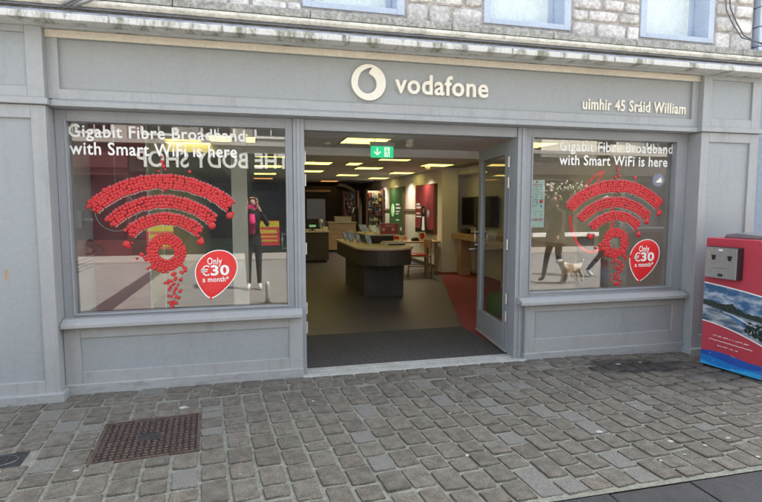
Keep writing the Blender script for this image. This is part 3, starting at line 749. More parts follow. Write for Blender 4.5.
for i in range(-3, 5):
    for j in range(0, 25):
        x, y = 1.45+.6*i, .5+.6*j
        if -1.5 < x-.29 and x+.29 < 4.8: tiles.append((x, y))
tiles.sort(key=lambda p: p[1])
for x, y in tiles: o = link("ceiling_tile", TILE, ceil); o.location = (x, y, 2.353)
part("bulkhead", MB().box(-1.5, 4.8, 3.1, 3.5, 2.235, 2.352), M_WALL, kind="structure")
part("bulkhead", MB().box(4.5, 4.8, 3.5, 6.5, 2.2, 2.352), M_WALL, kind="structure")
# ceiling lights
def lamp(x, y, m, label, w_=.6, d_=.6):
    t_ = thing("ceiling_light", label, "ceiling light", (x, y, 2.345), "square yellow lit ceiling panels")
    f = MB(); mb = MB().box(x-w_/2+.02, x+w_/2-.02, y-d_/2+.02, y+d_/2-.02, 2.344, 2.349); part("diffuser", mb, m, t_)
    for a in ((x-w_/2, x+w_/2, y-d_/2, y-d_/2+.0195), (x-w_/2, x+w_/2, y+d_/2-.0195, y+d_/2), (x-w_/2, x-w_/2+.0195, y-d_/2+.02, y+d_/2-.02), (x+w_/2-.0195, x+w_/2, y-d_/2+.02, y+d_/2-.02)): f.box(*a, 2.342, 2.3515)
    part("frame", f, M_TBAR, t_); return t_
LAMPS = [(1.44, 2.22, "large yellow ceiling panel nearest the doorway behind the exit sign"), (1.25, 5.9, "yellow ceiling panel beyond the bulkhead at the doorway's left"), (1.4, 8.3, "smaller yellow ceiling panel low at the doorway's left edge"),
         (2.55, 4.66, "thin yellow ceiling panel just under the exit sign"), (2.55, 7.0, "middle yellow ceiling panel of the row below the exit sign"), (2.55, 9.7, "yellow ceiling panel between the middle one and the orange one"),
         (3.74, 2.1, "yellow ceiling panel seen at the right window's upper left corner"), (3.74, 5.82, "yellow ceiling panel nearest the open door's top"), (3.74, 8.45, "yellow ceiling panel above the red poster"), (3.74, 11.0, "yellow ceiling panel above the green poster"),
         (-.23, 2.42, "large yellow ceiling panel behind the left window's word Broadband"), (-.82, 3.17, "yellow ceiling panel behind the second line of the left window lettering"),
         (.34, 4.5, "upper short yellow ceiling panel at the left window's right edge"), (.34, 6.95, "middle short yellow ceiling panel at the left window's right edge"), (.34, 9.6, "lower short yellow ceiling panel at the left window's right edge"), (2.0, 5.9, "small stub of yellow panel beside the one beyond the bulkhead")]
for x, y, l in LAMPS: lamp(x, y, M_LAMP, l, .6 if x != 2.0 else .3)
lamp(2.55, 13.2, M_LAMPO, "orange lit ceiling panel farthest back over the dark arch")
lamp(.34, 12.0, M_LAMPO, "orange lit ceiling panel deep behind the left window")
for k, y in enumerate((7.5, 9.1, 10.6, 12.0)):
    t = thing("downlight", "small round downlight washing the right wall, %s from the pale column" % ["first", "second", "third", "fourth"][k], "downlight", (3.86, y, 2.35), "downlights along the poster wall")
    part("ring", MB().lathe((3.86, y, 2.352), [(.06, 0), (.06, -.006), (.042, -.008), (.04, -.0005)], 16), M_STEEL, t)
    ld = bpy.data.lights.new("downlight_lamp", 'SPOT'); ld.energy = 20; ld.color = (1, .85, .6); ld.spot_size = R(140); ld.spot_blend = 1; ld.shadow_soft_size = .04
    lo_ = bpy.data.objects.new("downlight_lamp", ld); COL.objects.link(lo_); lo_.location = (3.86, y, 2.335); lo_.rotation_euler = (0, R(8), 0)
    lo_.parent = t; lo_.matrix_parent_inverse = WORLD[t.name].inverted()
# smoke detector, dome, sensor
def dome(name, x, y, prof, label, cat):
    tag(part(name, MB().lathe((x, y, 2.352), prof, 16), mat("white_plastic", (.7, .69, .66), .4, .03, 5), smooth=True), label, cat)
dome("smoke_detector", .98, 2.5, [(.055, 0), (.055, -.015), (.04, -.03), (.018, -.04)], "white smoke detector on the ceiling left of the exit sign", "smoke detector")
dome("camera_dome", 1.97, 1.95, [(.05, 0), (.05, -.03), (.045, -.055), (.055, -.06), (.05, -.09), (.02, -.11)], "white security camera dome on the ceiling right of the exit sign", "security camera")
dome("sensor", 3.63, 6.1, [(.06, 0), (.06, -.03), (.05, -.06), (.03, -.09)], "small white alarm sensor on the ceiling near the pale column", "sensor")
# exit sign
t = thing("exit_sign", "green illuminated exit sign with arrow and running figure under ceiling", "exit sign", (1.59, 1.9, 2.18))
part("housing", MB().box(1.435, 1.75, 1.87, 1.93, 2.247, 2.3), mat("grey_housing", (.45, .44, .42), .5, .05, 5), t, bevel=.004)
for x in (1.5, 1.68): part("hanger", MB().tube([(x, 1.9, 2.3), (x, 1.9, 2.352)], .006, 6), M_STEEL, t)
part("panel", MB().box(1.448, 1.737, 1.893, 1.907, 2.105, 2.2465), M_EXITG, t)
ar = [(1.53, 2.13), (1.575, 2.17), (1.565, 2.185), (1.54, 2.16), (1.538, 2.225), (1.522, 2.225), (1.52, 2.16), (1.495, 2.185), (1.485, 2.17)]
part("arrow", MB().prism(ar, .002, 'y', 1.8905), M_EXITW, t)
part("door_symbol", MB().box(1.62, 1.69, 1.8905, 1.8925, 2.118, 2.235), M_EXITW, t)
run_ = MB(); Y_ = 1.8882
run_.ball((1.648, Y_, 2.215), .01, .1, 8, 4)
for a, b in (((1.652, 2.2), (1.66, 2.165)), ((1.655, 2.195), (1.632, 2.185)), ((1.632, 2.185), (1.63, 2.17)), ((1.655, 2.195), (1.678, 2.18)), ((1.66, 2.165), (1.678, 2.15)), ((1.678, 2.15), (1.676, 2.125)), ((1.66, 2.165), (1.645, 2.145)), ((1.645, 2.145), (1.628, 2.14))):
    run_.tube([(a[0], Y_, a[1]), (b[0], Y_, b[1])], .005, 5)
part("running_figure", run_, M_EXITG, t)

# display counter in the middle
t = thing("display_counter", "dark display counter with pale round-ended top in the middle of the shop", "counter", (2.0, 4.5, 0))
def dshape(x0, x1, yf, yb, r=.42, n=14):
    c = (x0+x1)/2; hw = (x1-x0)/2
    return [(c+hw*math.cos(math.pi+math.pi*k/n), yf+r+r*math.sin(math.pi+math.pi*k/n)) for k in range(n+1)]+[(x1, yb), (x0, yb)]
part("base", MB().box(1.74, 2.42, 3.75, 5.45, 0, .57), M_DARKGREY, t, bevel=.006)
part("apron", MB().prism(dshape(1.6, 2.5, 3.22, 5.6), .235, 'z', .5705), M_DARKGREY, t)
part("edge_strip", MB().prism(dshape(1.585, 2.515, 3.2, 5.615), .014, 'z', .806), mat("red_edge", (.45, .05, .04), .4, .04, 5), t)
part("countertop", MB().prism(dshape(1.57, 2.53, 3.185, 5.63), .03, 'z', .8205), mat("pale_top", (.6, .55, .5), .4, .06, 3), t, bevel=.004)
part("riser_box", MB().box(1.95, 2.4, 4.3, 5.3, .851, .985), M_BLACK, t, bevel=.004)
part("riser_top", MB().box(1.92, 2.43, 4.27, 5.33, .9855, 1.005), mat("pale_top", (0, 0, 0)), t)
M_SCR = mat("phone_screen", (.25, .3, .34), .2, .5, 25, emit=(.3, .4, .5), estr=.03)
def phone(x, y, z, a, lean, label, col, w_=.085, h_=.17):
    t_ = thing("display_phone", label, "phone", (x, y, z), "phones displayed on the counter")
    q = Matrix.Translation((x, y, z)) @ Matrix.Rotation(a, 4, 'Z')
    def P(mb): mb.v = [tuple(q @ Vector(v)) for v in mb.v]; return mb
    part("stand", P(MB().prism([(-.03, 0), (.04, 0), (.03, .012), (.01, .03), (-.01, .03), (-.03, .012)], .05, 'x', -.025)), mat("white_plastic", (0, 0, 0)), t_)
    r_ = Matrix.Rotation(-lean, 4, 'X')
    def Q(mb): mb.v = [tuple(q @ (Vector((0, 0, .028))+r_ @ Vector(v))) for v in mb.v]; return mb
    part("body", Q(MB().box(-w_/2, w_/2, -.004, .006, 0, h_)), col, t_, bevel=.003)
    part("screen", Q(MB().box(-w_/2+.006, w_/2-.006, -.0058, -.0045, .01, h_-.01)), M_SCR, t_)
WP = mat("white_plastic", (0, 0, 0))
phone(1.68, 5.0, .851, .5, .5, "black phone on a stand at the counter's left edge", M_BLACK)
phone(1.7, 4.6, .851, .45, .5, "black phone in the left row behind the first counter phone", M_BLACK)
phone(1.76, 4.2, .851, .4, .45, "dark phone on the counter nearest the rounded end at left", M_BLACK)
phone(1.88, 3.9, .851, .3, .6, "white phone leaning at the foot of the black riser", WP)
phone(2.0, 4.75, 1.005, .3, .9, "white tablet propped on the riser at left", WP, .15, .2)
phone(2.12, 4.42, 1.005, .3, .9, "white tablet propped on the riser beside the red notice", WP, .15, .2)
phone(1.85, 5.3, .851, .4, .4, "pale boxed phone standing at the counter's far left corner", WP)
t = thing("red_notice", "red framed notice standing on the black riser of the counter", "notice", (2.33, 4.35, 1.005))
part("frame", MB().box(2.16, 2.5, 4.34, 4.36, 1.005, 1.2), M_PINE, t, bevel=.003); part("sheet", MB().box(2.172, 2.488, 4.3365, 4.3395, 1.017, 1.188), mat("red_print", (.42, .07, .08), .5, .05, 3), t)
k = MB()
for bx in (2.225, 2.4): k.prism([(bx+.03*math.cos(a*.785), 1.09+.03*math.sin(a*.785)) for a in range(8)], .001, 'y', 4.335)
for r_ in range(3): k.box(2.25+.01*r_, 2.42-.01*r_, 4.335, 4.336, 1.14+.012*r_, 1.146+.012*r_)
part("print", k, mat("pale_print", (.6, .5, .45), .6, .05, 5), t)
t = thing("box_stack", "low pale box with a dark front lying on the counter's rounded end", "box", (2.25, 3.85, .851))
part("carton", MB().box(2.08, 2.45, 3.75, 4.0, .851, .89), WP, t, bevel=.004); part("lid", MB().box(2.1, 2.43, 3.77, 3.98, .8905, .915), mat("pale_top", (0, 0, 0)), t, bevel=.004)
part("label_strip", MB().box(2.16, 2.44, 3.747, 3.7495, .856, .882), M_DARKGREY, t)

# far counters
def block_counter(name, label, x0, x1, y0, y1, h, body, top):
    t_ = thing(name, label, "counter", ((x0+x1)/2, (y0+y1)/2, 0))
    part("body", MB().box(x0+.03, x1-.03, y0+.03, y1, 0.06, h-.035), body, t_, bevel=.004); part("kick", MB().box(x0+.08, x1-.08, y0+.08, y1-.05, 0, .0595), M_BLACK, t_)
    part("top", MB().box(x0, x1, y0, y1, h-.0345, h), top, t_, bevel=.004); return t_
PT = mat("pale_top", (0, 0, 0))
block_counter("display_table", "dark display table at the doorway's far left with a small monitor", .9, 1.98, 9.2, 10.6, .84, M_DARKGREY, PT)
t = thing("monitor", "small black monitor with a faint green picture on the far left table", "monitor", (1.55, 9.5, .84))
part("stand", MB().box(1.46, 1.64, 9.45, 9.55, .84, .86), M_BLACK, t); part("neck", MB().box(1.53, 1.57, 9.49, 9.52, .8605, .93), M_BLACK, t)
part("case", MB().box(1.38, 1.72, 9.46, 9.485, .92, 1.16), M_BLACK, t, bevel=.004); part("picture", MB().box(1.46, 1.64, 9.457, 9.459, .94, 1.0), mat("green_glow", (.2, .4, .25), .4, .2, 20, emit=(.3, .6, .35), estr=.1), t)
tag(part("white_lamp", MB().lathe((1.78, 9.5, .84), [(.05, 0), (.05, .01), (.012, .02), (.012, .2), (.05, .21), (.06, .27), (.03, .31)], 14), WP, smooth=True), "little white lamp standing right of the black monitor", "lamp")
tag(part("white_carton", MB().box(1.8, 1.94, 9.3, 9.42, .84, .95), WP, bevel=.006), "white carton on the far left table right of the lamp", "carton")
block_counter("service_counter", "wooden service counter in front of the dark arch", 2.37, 3.35, 12.4, 13.2, .98, M_PINE, PT)
t = thing("counter_unit", "pale low unit standing on the wooden service counter", "counter unit", (2.95, 12.7, .98)); part("case", MB().box(2.65, 3.2, 12.6, 12.9, .98, 1.14), PT, t, bevel=.008); part("top", MB().box(2.63, 3.22, 12.58, 12.92, 1.1405, 1.155), WP, t)
# arch portal at the back
t = thing("arch_portal", "dark grey arched portal at the back of the shop", "arch", (2.4, 14, 0))
def archpts(x0, x1, zt, r, n=12): return [(x0, 0), (x1, 0)]+[(x1-r+r*math.cos(math.pi/2*k/n), zt-r+r*math.sin(math.pi/2*k/n)) for k in range(n+1)]+[(x0, zt)]
part("back_panel", MB().prism(archpts(.9, 3.6, 2.2, .75), .1, 'y', 13.9), mat("arch_dark", (.05, .048, .046), .5, .08, 2), t)
ol = archpts(.9, 3.7, 2.28, .8)[1:-1]; il = archpts(.9, 3.58, 2.19, .72)[1:-1]
m = MB(); n = len(ol); m.add([(p[0], 13.3, p[1]) for p in ol]+[(p[0], 13.3, p[1]) for p in il]+[(p[0], 13.89, p[1]) for p in ol]+[(p[0], 13.89, p[1]) for p in il],
      [f for i in range(n-1) for f in ((i, i+1, n+i+1, n+i), (2*n+i, 3*n+i, 3*n+i+1, 2*n+i+1), (i, 2*n+i, 2*n+i+1, i+1), (n+i, n+i+1, 3*n+i+1, 3*n+i))])
part("arch_rim", m, mat("arch_rim", (.22, .2, .19), .3, .1, 3), t)
part("screen", MB().box(1.85, 2.5, 13.88, 13.898, .75, 1.75), mat("dim_screen", (.1, .095, .09), .3, .1, 2, emit=(.3, .28, .26), estr=.03), t)
part("projector_shelf", MB().box(1.75, 2.6, 13.3, 13.8, 1.98, 2.05), M_PINE, t)
# accessory racks
MULTI = [mat("pack_%s" % n_, c, .45, .2, 15) for n_, c in (("white", (.3, .3, .3)), ("black", (.03, .03, .035)), ("red", (.2, .04, .04)), ("blue", (.06, .09, .2)), ("yellow", (.4, .32, .06)), ("grey", (.12, .12, .13)))]
def rack(x0, x1, y, z0, z1, label, bright):
    t_ = thing("accessory_rack", label, "rack", ((x0+x1)/2, y, z0), "accessory racks at the back")
    part("back_board", MB().box(x0, x1, y, y+.05, z0, z1), M_WALLDARK, t_); part("side_panel", MB().box(x0-.05, x0-.001, y-.22, y+.05, z0-.4, z1+.05), mat("dark_brown_panel", (.12, .06, .05), .5, .1, 3), t_); part("side_panel", MB().box(x1+.001, x1+.05, y-.22, y+.05, z0-.4, z1+.05), mat("dark_brown_panel", (.12, .06, .05), .5, .1, 3), t_)
    r_ = random.Random(int(x0*10)); z = z0+.02
    packs = MB()
    while z < z1-.12:
        x = x0+.02+r_.uniform(0, .05); h = r_.uniform(.07, .2)
        while x < x1-.06:
            w_ = r_.uniform(.03, .1); x2 = min(x+w_-.012, x1-.01)
            packs.box(x, x2, y-r_.uniform(.08, .16), y-.002, z-r_.uniform(-.02, .04), z+h*r_.uniform(.4, 1.0), r_.choices(range(6), [5 if bright else 2, 3, 2, 1, 1.2 if bright else .2, 2])[0]); x += w_
        z += h+.012
    part("packs", packs, MULTI, t_, kind="stuff")
rack(3.0, 3.42, 12.9, .62, 1.98, "dimmer accessory rack against the arch's right edge", False)
rack(3.62, 4.12, 12.2, .68, 2.0, "brighter accessory rack between the arch and the green poster", True)
# wall posters on the right wall
def wallposter(label, y0, y1, z0, z1, m, deco):
    t_ = thing("wall_poster", label, "poster", (4.15, (y0+y1)/2, z0))
    part("frame", MB().box(4.12, 4.199, y0-.03, y1+.03, z0-.03, z1+.03), mat("brown_frame", (.15, .07, .05), .5, .1, 3), t_, bevel=.004)
    part("screen", MB().box(4.112, 4.1195, y0, y1, z0, z1), m, t_)
    for nm, mb, mm in deco: part(nm, mb, mm, t_)
def flat(pts, x=4.11, d=.0015): return MB().prism([(p[0], p[1]) for p in pts], d, 'x', x)
WPR = mat("white_print", (.75, .75, .72), .5, .03, 5, emit=(.8, .8, .78), estr=.05)
def bars(y0, rows, x=4.1095):
    mb = MB()
    for z, l, h in rows: mb.box(x, x+.0015, y0-l, y0, z, z+h)
    return mb
circ = lambda cy, cz, r, n=16: [(cy+r*math.cos(2*math.pi*k/n), cz+r*math.sin(2*math.pi*k/n)) for k in range(n)]
wallposter("green lit poster with a round pale emblem on the right wall", 9.7, 11.1, .72, 2.02, M_SCREENG,
           [("emblem", flat(circ(10.7, 1.38, .2)), mat("lime_print", (.3, .7, .3), .5, .03, 5, emit=(.35, .8, .4), estr=.06)), ("emblem_core", flat(circ(10.6, 1.38, .11), 4.1085), WPR),
            ("print", bars(10.35, [(1.52, .38, .05), (1.42, .5, .05), (1.33, .42, .03), (1.26, .3, .03), (1.08, .36, .03)]), WPR), ("corner_mark", bars(9.85, [(.8, .1, .1)]), WPR)])
SK = mat("skin_print", (.2, .1, .07), .6, .1, 8)
wallposter("tall red lit poster showing a dark haired person in white top", 7.05, 8.45, .86, 2.0, M_SCREENR,
           [("figure_hair", flat([(7.62, 1.2), (7.95, 1.2), (7.97, 1.42), (7.9, 1.5), (7.72, 1.51), (7.62, 1.42)], 4.1095), M_BLACK),
            ("figure_face", flat(circ(7.78, 1.38, .075), 4.1075), SK), ("figure_jacket", flat([(7.5, .9), (8.05, .9), (7.98, 1.22), (7.86, 1.26), (7.7, 1.26), (7.56, 1.2)], 4.1085), M_BLACK),
            ("figure_shirt", flat([(7.68, .9), (7.9, .9), (7.86, 1.24), (7.72, 1.24)], 4.1065), WPR),
            ("flowers", flat(circ(7.42, 1.32, .09, 7), 4.1085), mat("blue_print", (.4, .5, .75), .5, .4, 40)), ("print", bars(8.36, [(1.52, .28, .05), (1.44, .36, .05), (1.3, .3, .03), (1.22, .4, .03)]), WPR),
            ("base_band", flat([(7.05, .86), (8.45, .86), (8.45, .94), (7.05, .94)], 4.1095), M_BLACK)])
# side table and chair
t = thing("side_table", "light wooden table against the right wall under the posters", "table", (3.6, 6.8, 0))
part("table_top", MB().box(2.98, 4.1, 6.52, 7.3, .675, .71), M_PINE, t, bevel=.004)
for x, y in ((3.05, 6.6), (4.02, 6.6), (3.05, 7.2), (4.02, 7.2)): part("leg", MB().box(x-.03, x+.03, y-.03, y+.03, 0, .6745), M_PINE, t)
for k, (x, y, w_, h_, a) in enumerate([(3.15, 6.8, .2, .14, 0), (3.35, 6.85, .14, .12, 0), (3.75, 6.75, .16, .2, 0)]):
    t = thing("info_card", ["wide white card stand at the table's left end", "small white card stand on the table beside the wide one", "tall white card stand at the table's right end"][k], "card stand", (x, y, .71), "white card stands on the table")
    part("card", MB().prism([(y, .712), (y+.012, .712), (y+.06, .712+h_), (y+.048, .712+h_)], w_, 'x', x-w_/2), WP, t); part("print", MB().prism([(y+.007, .75), (y+.0085, .75), (y+.035, .68+h_), (y+.0335, .68+h_)], w_*.6, 'x', x-w_*.3), M_RED, t)
tag(part("desk_device", MB().prism([(3.5, .712), (3.66, .712), (3.64, .77), (3.58, .8), (3.52, .77)], .16, 'y', 6.7), M_BLACK, bevel=.008), "small black device on the table between the card stands", "device")
t = thing("wooden_chair", "light wooden chair with red seat beside the side table", "chair", (3.45, 6.15, 0))
for x in (3.2, 3.66):
    for y in (5.98, 6.36): part("leg", MB().tube([(x+(-.03 if x < 3.4 else .03), y, 0), (x, y, .42 if x < 3.4 else .78)], .019, 8), M_PINE, t, smooth=True)
part("seat", MB().box(3.17, 3.69, 5.95, 6.39, .4205, .445), M_PINE, t, bevel=.008); part("cushion", MB().box(3.19, 3.62, 5.97, 6.37, .4455, .475), M_RED, t, bevel=.012)
part("backrest", MB().box(3.655, 3.685, 5.93, 6.41, .6, .79), M_PINE, t, bevel=.01); [part("rail", MB().tube([(3.2, y, .22), (3.66, y, .22)], .012, 6), M_PINE, t) for y in (5.98, 6.36)]
# shelf bench with television in the alcove
t = thing("wall_bench", "light wooden bench shelf along the right wall behind the open door", "bench shelf", (4.6, 5, 0))
part("top", MB().box(4.33, 4.79, 1.6, 6.45, .78, .9), M_PINE, t, bevel=.005)
for y in (1.7, 3.9, 6.0): part("leg", MB().box(4.38, 4.6, y, y+.22, 0, .7795), M_PINE, t, bevel=.004)
t = thing("television", "black television standing on the wooden bench shelf", "television", (4.72, 6.3, .9))
part("screen", MB().box(4.7, 4.74, 5.0, 6.75, 1.07, 1.7), M_BLACK, t, bevel=.006); part("neck", MB().box(4.71, 4.74, 5.8, 5.95, .92, 1.069), M_BLACK, t); part("foot", MB().box(4.64, 4.79, 5.6, 6.1, .901, .92), M_BLACK, t)
part("panel", MB().box(4.695, 4.6985, 5.05, 6.7, 1.1, 1.67), mat("screen_glass", (.02, .02, .022), .12, .02, 4), t)
tag(part("speaker_box", MB().box(4.5, 4.6, 6.0, 6.3, .901, 1.0), M_BLACK, bevel=.006), "small black speaker box on the bench shelf before the television", "speaker")
tag(part("pouf", MB().lathe((3.28, 1.95, .005), [(.15, 0), (.18, .03), (.19, .15), (.18, .26), (.15, .3), (.08, .31)], 20), mat("lime_fabric", (.09, .16, .03), .9, .1, 20, .3, 150), smooth=True), "lime green round pouf on the red carpet behind the open door", "pouf")

# window displays
t = thing("display_board", "dark red display board standing behind the left window", "display board", (-1.22, 1.0, 0))
part("board", MB().box(-1.49, -1.0, 1.0, 1.04, 0, 2.3), M_REDBOARD, t); part("edge_post", MB().box(-.999, -.985, .995, 1.045, 0, 2.3), WP, t); part("edge_post", MB().box(-.87, -.86, 1.02, 1.04, 0, 2.3), WP, t)
part("cross_rail", MB().box(-.984, -.871, 1.025, 1.035, 1.5, 1.515), WP, t)
tag(part("display_column", MB().box(-.205, -.05, 1.0, 1.16, 0, 2.3), mat("beige_column", (.78, .72, .6), .6, .04, 2), bevel=.004), "slim beige display column behind the left window", "column")
tag(part("switch_box", MB().box(-1.4995, -1.46, .55, .66, 1.3, 1.46).tube([(-1.46, .6, 1.38), (-1.4, .6, 1.38), (-1.38, .56, 1.38)], .014, 8), WP, bevel=.003), "small white switch box on the side wall inside the left window", "switch box")
t = thing("security_camera", "black security camera on the side wall inside the left window", "security camera", (-1.49, .78, 1.1))
part("mount", MB().tube([(-1.4995, .78, 1.06), (-1.46, .78, 1.06), (-1.42, .76, 1.1)], .012, 8), M_BLACK, t); part("body", MB().tube([(-1.48, .83, 1.16), (-1.34, .66, 1.09)], .035, 10), M_BLACK, t, smooth=True)
g = MB()
for k in range(4): g.box(-1.4985, -1.494, .5, .98, .92+.03*k, .93+.03*k)
tag(part("wall_grille", g, M_DARKGREY), "thin dark ventilation slots on the side wall below the security camera", "grille")
ring_ = [(-1.165+.17*math.cos(2*math.pi*k/32), .5, 1.45+.17*math.sin(2*math.pi*k/32)) for k in range(32)]
t = thing("wire_hoop", "thin white wire hoop hanging inside the left window", "hoop", (-1.165, .5, 1.62))
part("hoop", MB().tube(ring_, .0035, 6, True), WP, t); part("thread", MB().tube([(-1.165, .5, 1.62), (-1.165, .5, 2.35)], .0012, 4), WP, t)
q = [(3.76, .5, 1.88), (3.69, .5, 1.86), (3.60, .5, 1.79), (3.52, .5, 1.68), (3.5, .5, 1.6)]
def cr(pts, m=6):
    pts = [Vector(p) for p in pts]; out = []
    for i in range(len(pts)-1):
        a, b, c, d = pts[max(0, i-1)], pts[i], pts[i+1], pts[min(len(pts)-1, i+2)]
        for k in range(m): t_ = k/m; out.append(.5*((2*b)+(c-a)*t_+(2*a-5*b+4*c-d)*t_*t_+(3*b-a-3*c+d)*t_**3))
    return out+[pts[-1]]
t = thing("red_loop", "bent red rod outline of a speech mark hanging inside the right window", "hanging sign", (3.65, .5, 1.4))
part("rod", MB().tube(cr([(3.355, .5, 1.40), (3.37, .5, 1.27), (3.45, .5, 1.1), (3.58, .5, 1.0), (3.7, .5, 1.0), (3.82, .5, 1.08), (3.87, .5, 1.2), (3.885, .5, 1.4), (3.87, .5, 1.55)]), .014, 8), mat("neon_red", (.7, .03, .03), .3, .03, 5, emit=(.8, .03, .03), estr=.12), t, smooth=True)
part("rod", MB().tube(cr(q+[(3.48, .5, 1.52)])+[Vector((3.47, .5, 1.5))], .011, 8), mat("neon_red", (.7, .03, .03), .3, .03, 5, emit=(.8, .03, .03), estr=.12), t, smooth=True)
part("rod", MB().tube(cr([(3.755, .5, 1.885), (3.70, .5, 1.8), (3.665, .5, 1.7)]), .011, 8), mat("neon_red", (.7, .03, .03), .3, .03, 5, emit=(.8, .03, .03), estr=.12), t, smooth=True)
part("thread", MB().tube([(3.755, .5, 1.88), (3.755, .5, 2.35)], .0015, 4).tube([(3.87, .5, 1.55), (3.87, .5, 2.35)], .0015, 4), WP, t)
tag(part("reflection_upright", MB().box(3.56, 3.74, .6, .66, 0, 1.15), M_DARKGREY, bevel=.004), "narrow dark upright in place of a reflection behind the balloon ring in the right window", "stand")  # dark upright added to stand in for a reflection on the glass
tag(part("display_cabinet", MB().box(2.7, 3.4, 3.9, 4.4, .005, .95).box(2.68, 3.42, 3.88, 4.42, .951, .98), M_DARKGREY, bevel=.004), "low dark display cabinet deep behind the right window", "cabinet") if False else None
t = thing("price_list", "pale green printed notice with round emblems taped inside the right window", "notice", (2.715, .115, 1.52))
part("sheet", MB().box(2.63, 2.8, .112, .1135, 1.29, 1.755), mat("pale_green_paper", (.5, .66, .58), .6, .03, 5), t)
pr = MB(); r_ = random.Random(3)
for k in range(7):
    for c in range(3): pr.box(2.645+.052*c, 2.645+.052*c+r_.uniform(.02, .042), .1108, .1116, 1.685-.025*k, 1.692-.025*k)
for k in range(4):
    for c in range(3): pr.box(2.645+.052*c, 2.645+.052*c+r_.uniform(.015, .035), .1108, .1116, 1.44-.03*k+.0, 1.447-.03*k)
part("print", pr, mat("grey_print", (.25, .3, .3), .6, .1, 5), t)
part("red_emblem", MB().prism([(p[0], p[1]) for p in circ(2.765, 1.545, .02)], .001, 'y', .1106).box(2.637, 2.79, .1106, .1116, 1.362, 1.372).prism(circ(2.715, 1.735, .011), .001, 'y', .1106).box(2.67, 2.77, .1106, .1116, 1.708, 1.714), M_RED, t)
part("dial", MB().tube([(2.692+.033*math.cos(2*math.pi*k/20), .1112, 1.53+.033*math.sin(2*math.pi*k/20)) for k in range(20)], .003, 5, True), mat("grey_print", (0, 0, 0)), t)
part("blue_emblem", MB().prism(circ(2.765, 1.498, .011), .001, 'y', .1106), mat("blue_ink", (.06, .2, .5), .6, .05, 5), t)
# ================================================================== THE RED BIN
bt = thing("litter_bin", "red street litter bin with a lake photograph and steel ashtray on its side", "litter bin", (4.6, -.7, -.05))
U = Vector((.135, -.99, 0)).normalized(); V = Vector((.99, .135, 0)).normalized(); O = Vector((4.213, -.435, -.05))
def BP(mb):
    """local (v depth, u along the side, z) to the bin's place, leaning a touch"""
    mb.v = [tuple(O+U*p[1]+V*(p[0]+.0)+Vector((0, 0, p[2]))) for p in mb.v]; return mb
def side(pts, a0, d): return BP(MB().prism(pts, d, 'x', a0))       # pts are (u, z)
part("body", side([(0, .03), (.575, .03), (.575, 1.06), (.50, 1.25), (0, 1.25)], 0, .78), M_BINRED, bt, bevel=.006)
part("plinth", side([(.02, -.05), (.555, -.05), (.555, .0295), (.02, .0295)], .02, .74), M_BLACK, bt)
part("hood", BP(MB().prism([(.08, 1.251), (.5, 1.251), (.46, 1.285), (.2, 1.3), (.1, 1.285)], .6, 'x', .12)), mat('smoke_lid', (.2, .21, .22), .3, .08, 6), bt, bevel=.008)
part("corner_trim", BP(MB().box(-.004, .004, .572, .58, .03, 1.06)), M_BINRED, bt)
aw = part("ashtray", BP(MB().box(-.085, -.001, .06, .36, .885, 1.175)), M_BLACK, bt, bevel=.006)
part("face_plate", BP(MB().box(-.0885, -.0855, .064, .356, .889, 1.171)), M_STEEL, aw, bevel=.001)
for u in (.12, .27): part("stub_slot", BP(MB().prism([(u, 1.1), (u+.045, 1.1), (u+.035, 1.055), (u+.01, 1.055)], .002, 'x', -.091)), M_BLACK, aw)
part("lock", BP(MB().box(-.092, -.089, .19, .235, .905, .93)), M_IRON, aw); part("badge", BP(MB().box(-.0905, -.089, .185, .225, 1.14, 1.155)), M_WHITE, aw)
part("scratch_panel", BP(MB().box(-.0895, -.0888, .135, .265, .98, .983)), M_IRON, aw)
UU = [.002+.571*i/16 for i in range(17)]
top_ = lambda u: .815-.035*(u/.57)**1.0-.03*(u/.57)**2
bot_ = lambda u: .46-.012*(u/.57)-.115*(u/.57)**1.7
def band(lo, hi, d0, m, nm, parent=bt): part(nm, BP(MB().prism([(u, lo(u)) for u in UU]+[(u, hi(u)) for u in UU[::-1]], .0008, 'x', d0)), m, parent)
M_SKYP = mat("printed_sky", (.045, .13, .27), .35, .1, 2.6, col2=(.6, .68, .74), lo=.45, hi=.68, stretch=(1, 2, 5), detail=7)
M_WATP = mat("printed_water", (.06, .11, .17), .35, .1, 2.6, col2=(.6, .64, .66), lo=.45, hi=.66, stretch=(1, 1.5, 7), detail=6)
M_TREEP = mat("printed_trees", (.03, .045, .035), .4, .3, 30); M_BOATP = mat("printed_boat", (.1, .2, .36), .35, .2, 12)
band(lambda u: .62-.08*(u/.57), top_, -.002, M_SKYP, "printed_sky"); band(bot_, lambda u: .62-.08*(u/.57), -.002, M_WATP, "printed_water")
r_ = random.Random(5)
tl = [(u, .628-.08*(u/.57)+.012+.03*r_.random()+(.03 if .2 < u < .3 else 0)) for u in UU]
part("printed_treeline", BP(MB().prism([(u, .612-.085*(u/.57)) for u in UU]+tl[::-1], .0006, 'x', -.0028)), M_TREEP, bt)
part("printed_gunwale", BP(MB().prism([(.2, .567), (.3, .548), (.44, .493), (.5, .478), (.5, .484), (.44, .5), (.3, .555), (.2, .572)], .0005, 'x', -.0034)), M_WHITE, bt)
part("printed_boat", BP(MB().prism([(.2, .565), (.25, .535), (.4, .455), (.48, .44), (.5, .475), (.44, .49), (.3, .545)], .0006, 'x', -.0028)), M_BOATP, bt)
lf = MB()
for k in range(90):
    u, z = .4+.165*r_.random(), .38+.13*r_.random()
    if z < bot_(u)+.03: continue
    a = r_.random()*3; lf.prism([(u+.016*math.cos(a+q*2.1), z+.016*math.sin(a+q*2.1)) for q in range(3)], .0004, 'x', -.0034)
part("printed_leaves", lf if not lf.v else BP(lf), M_TREEP, bt)
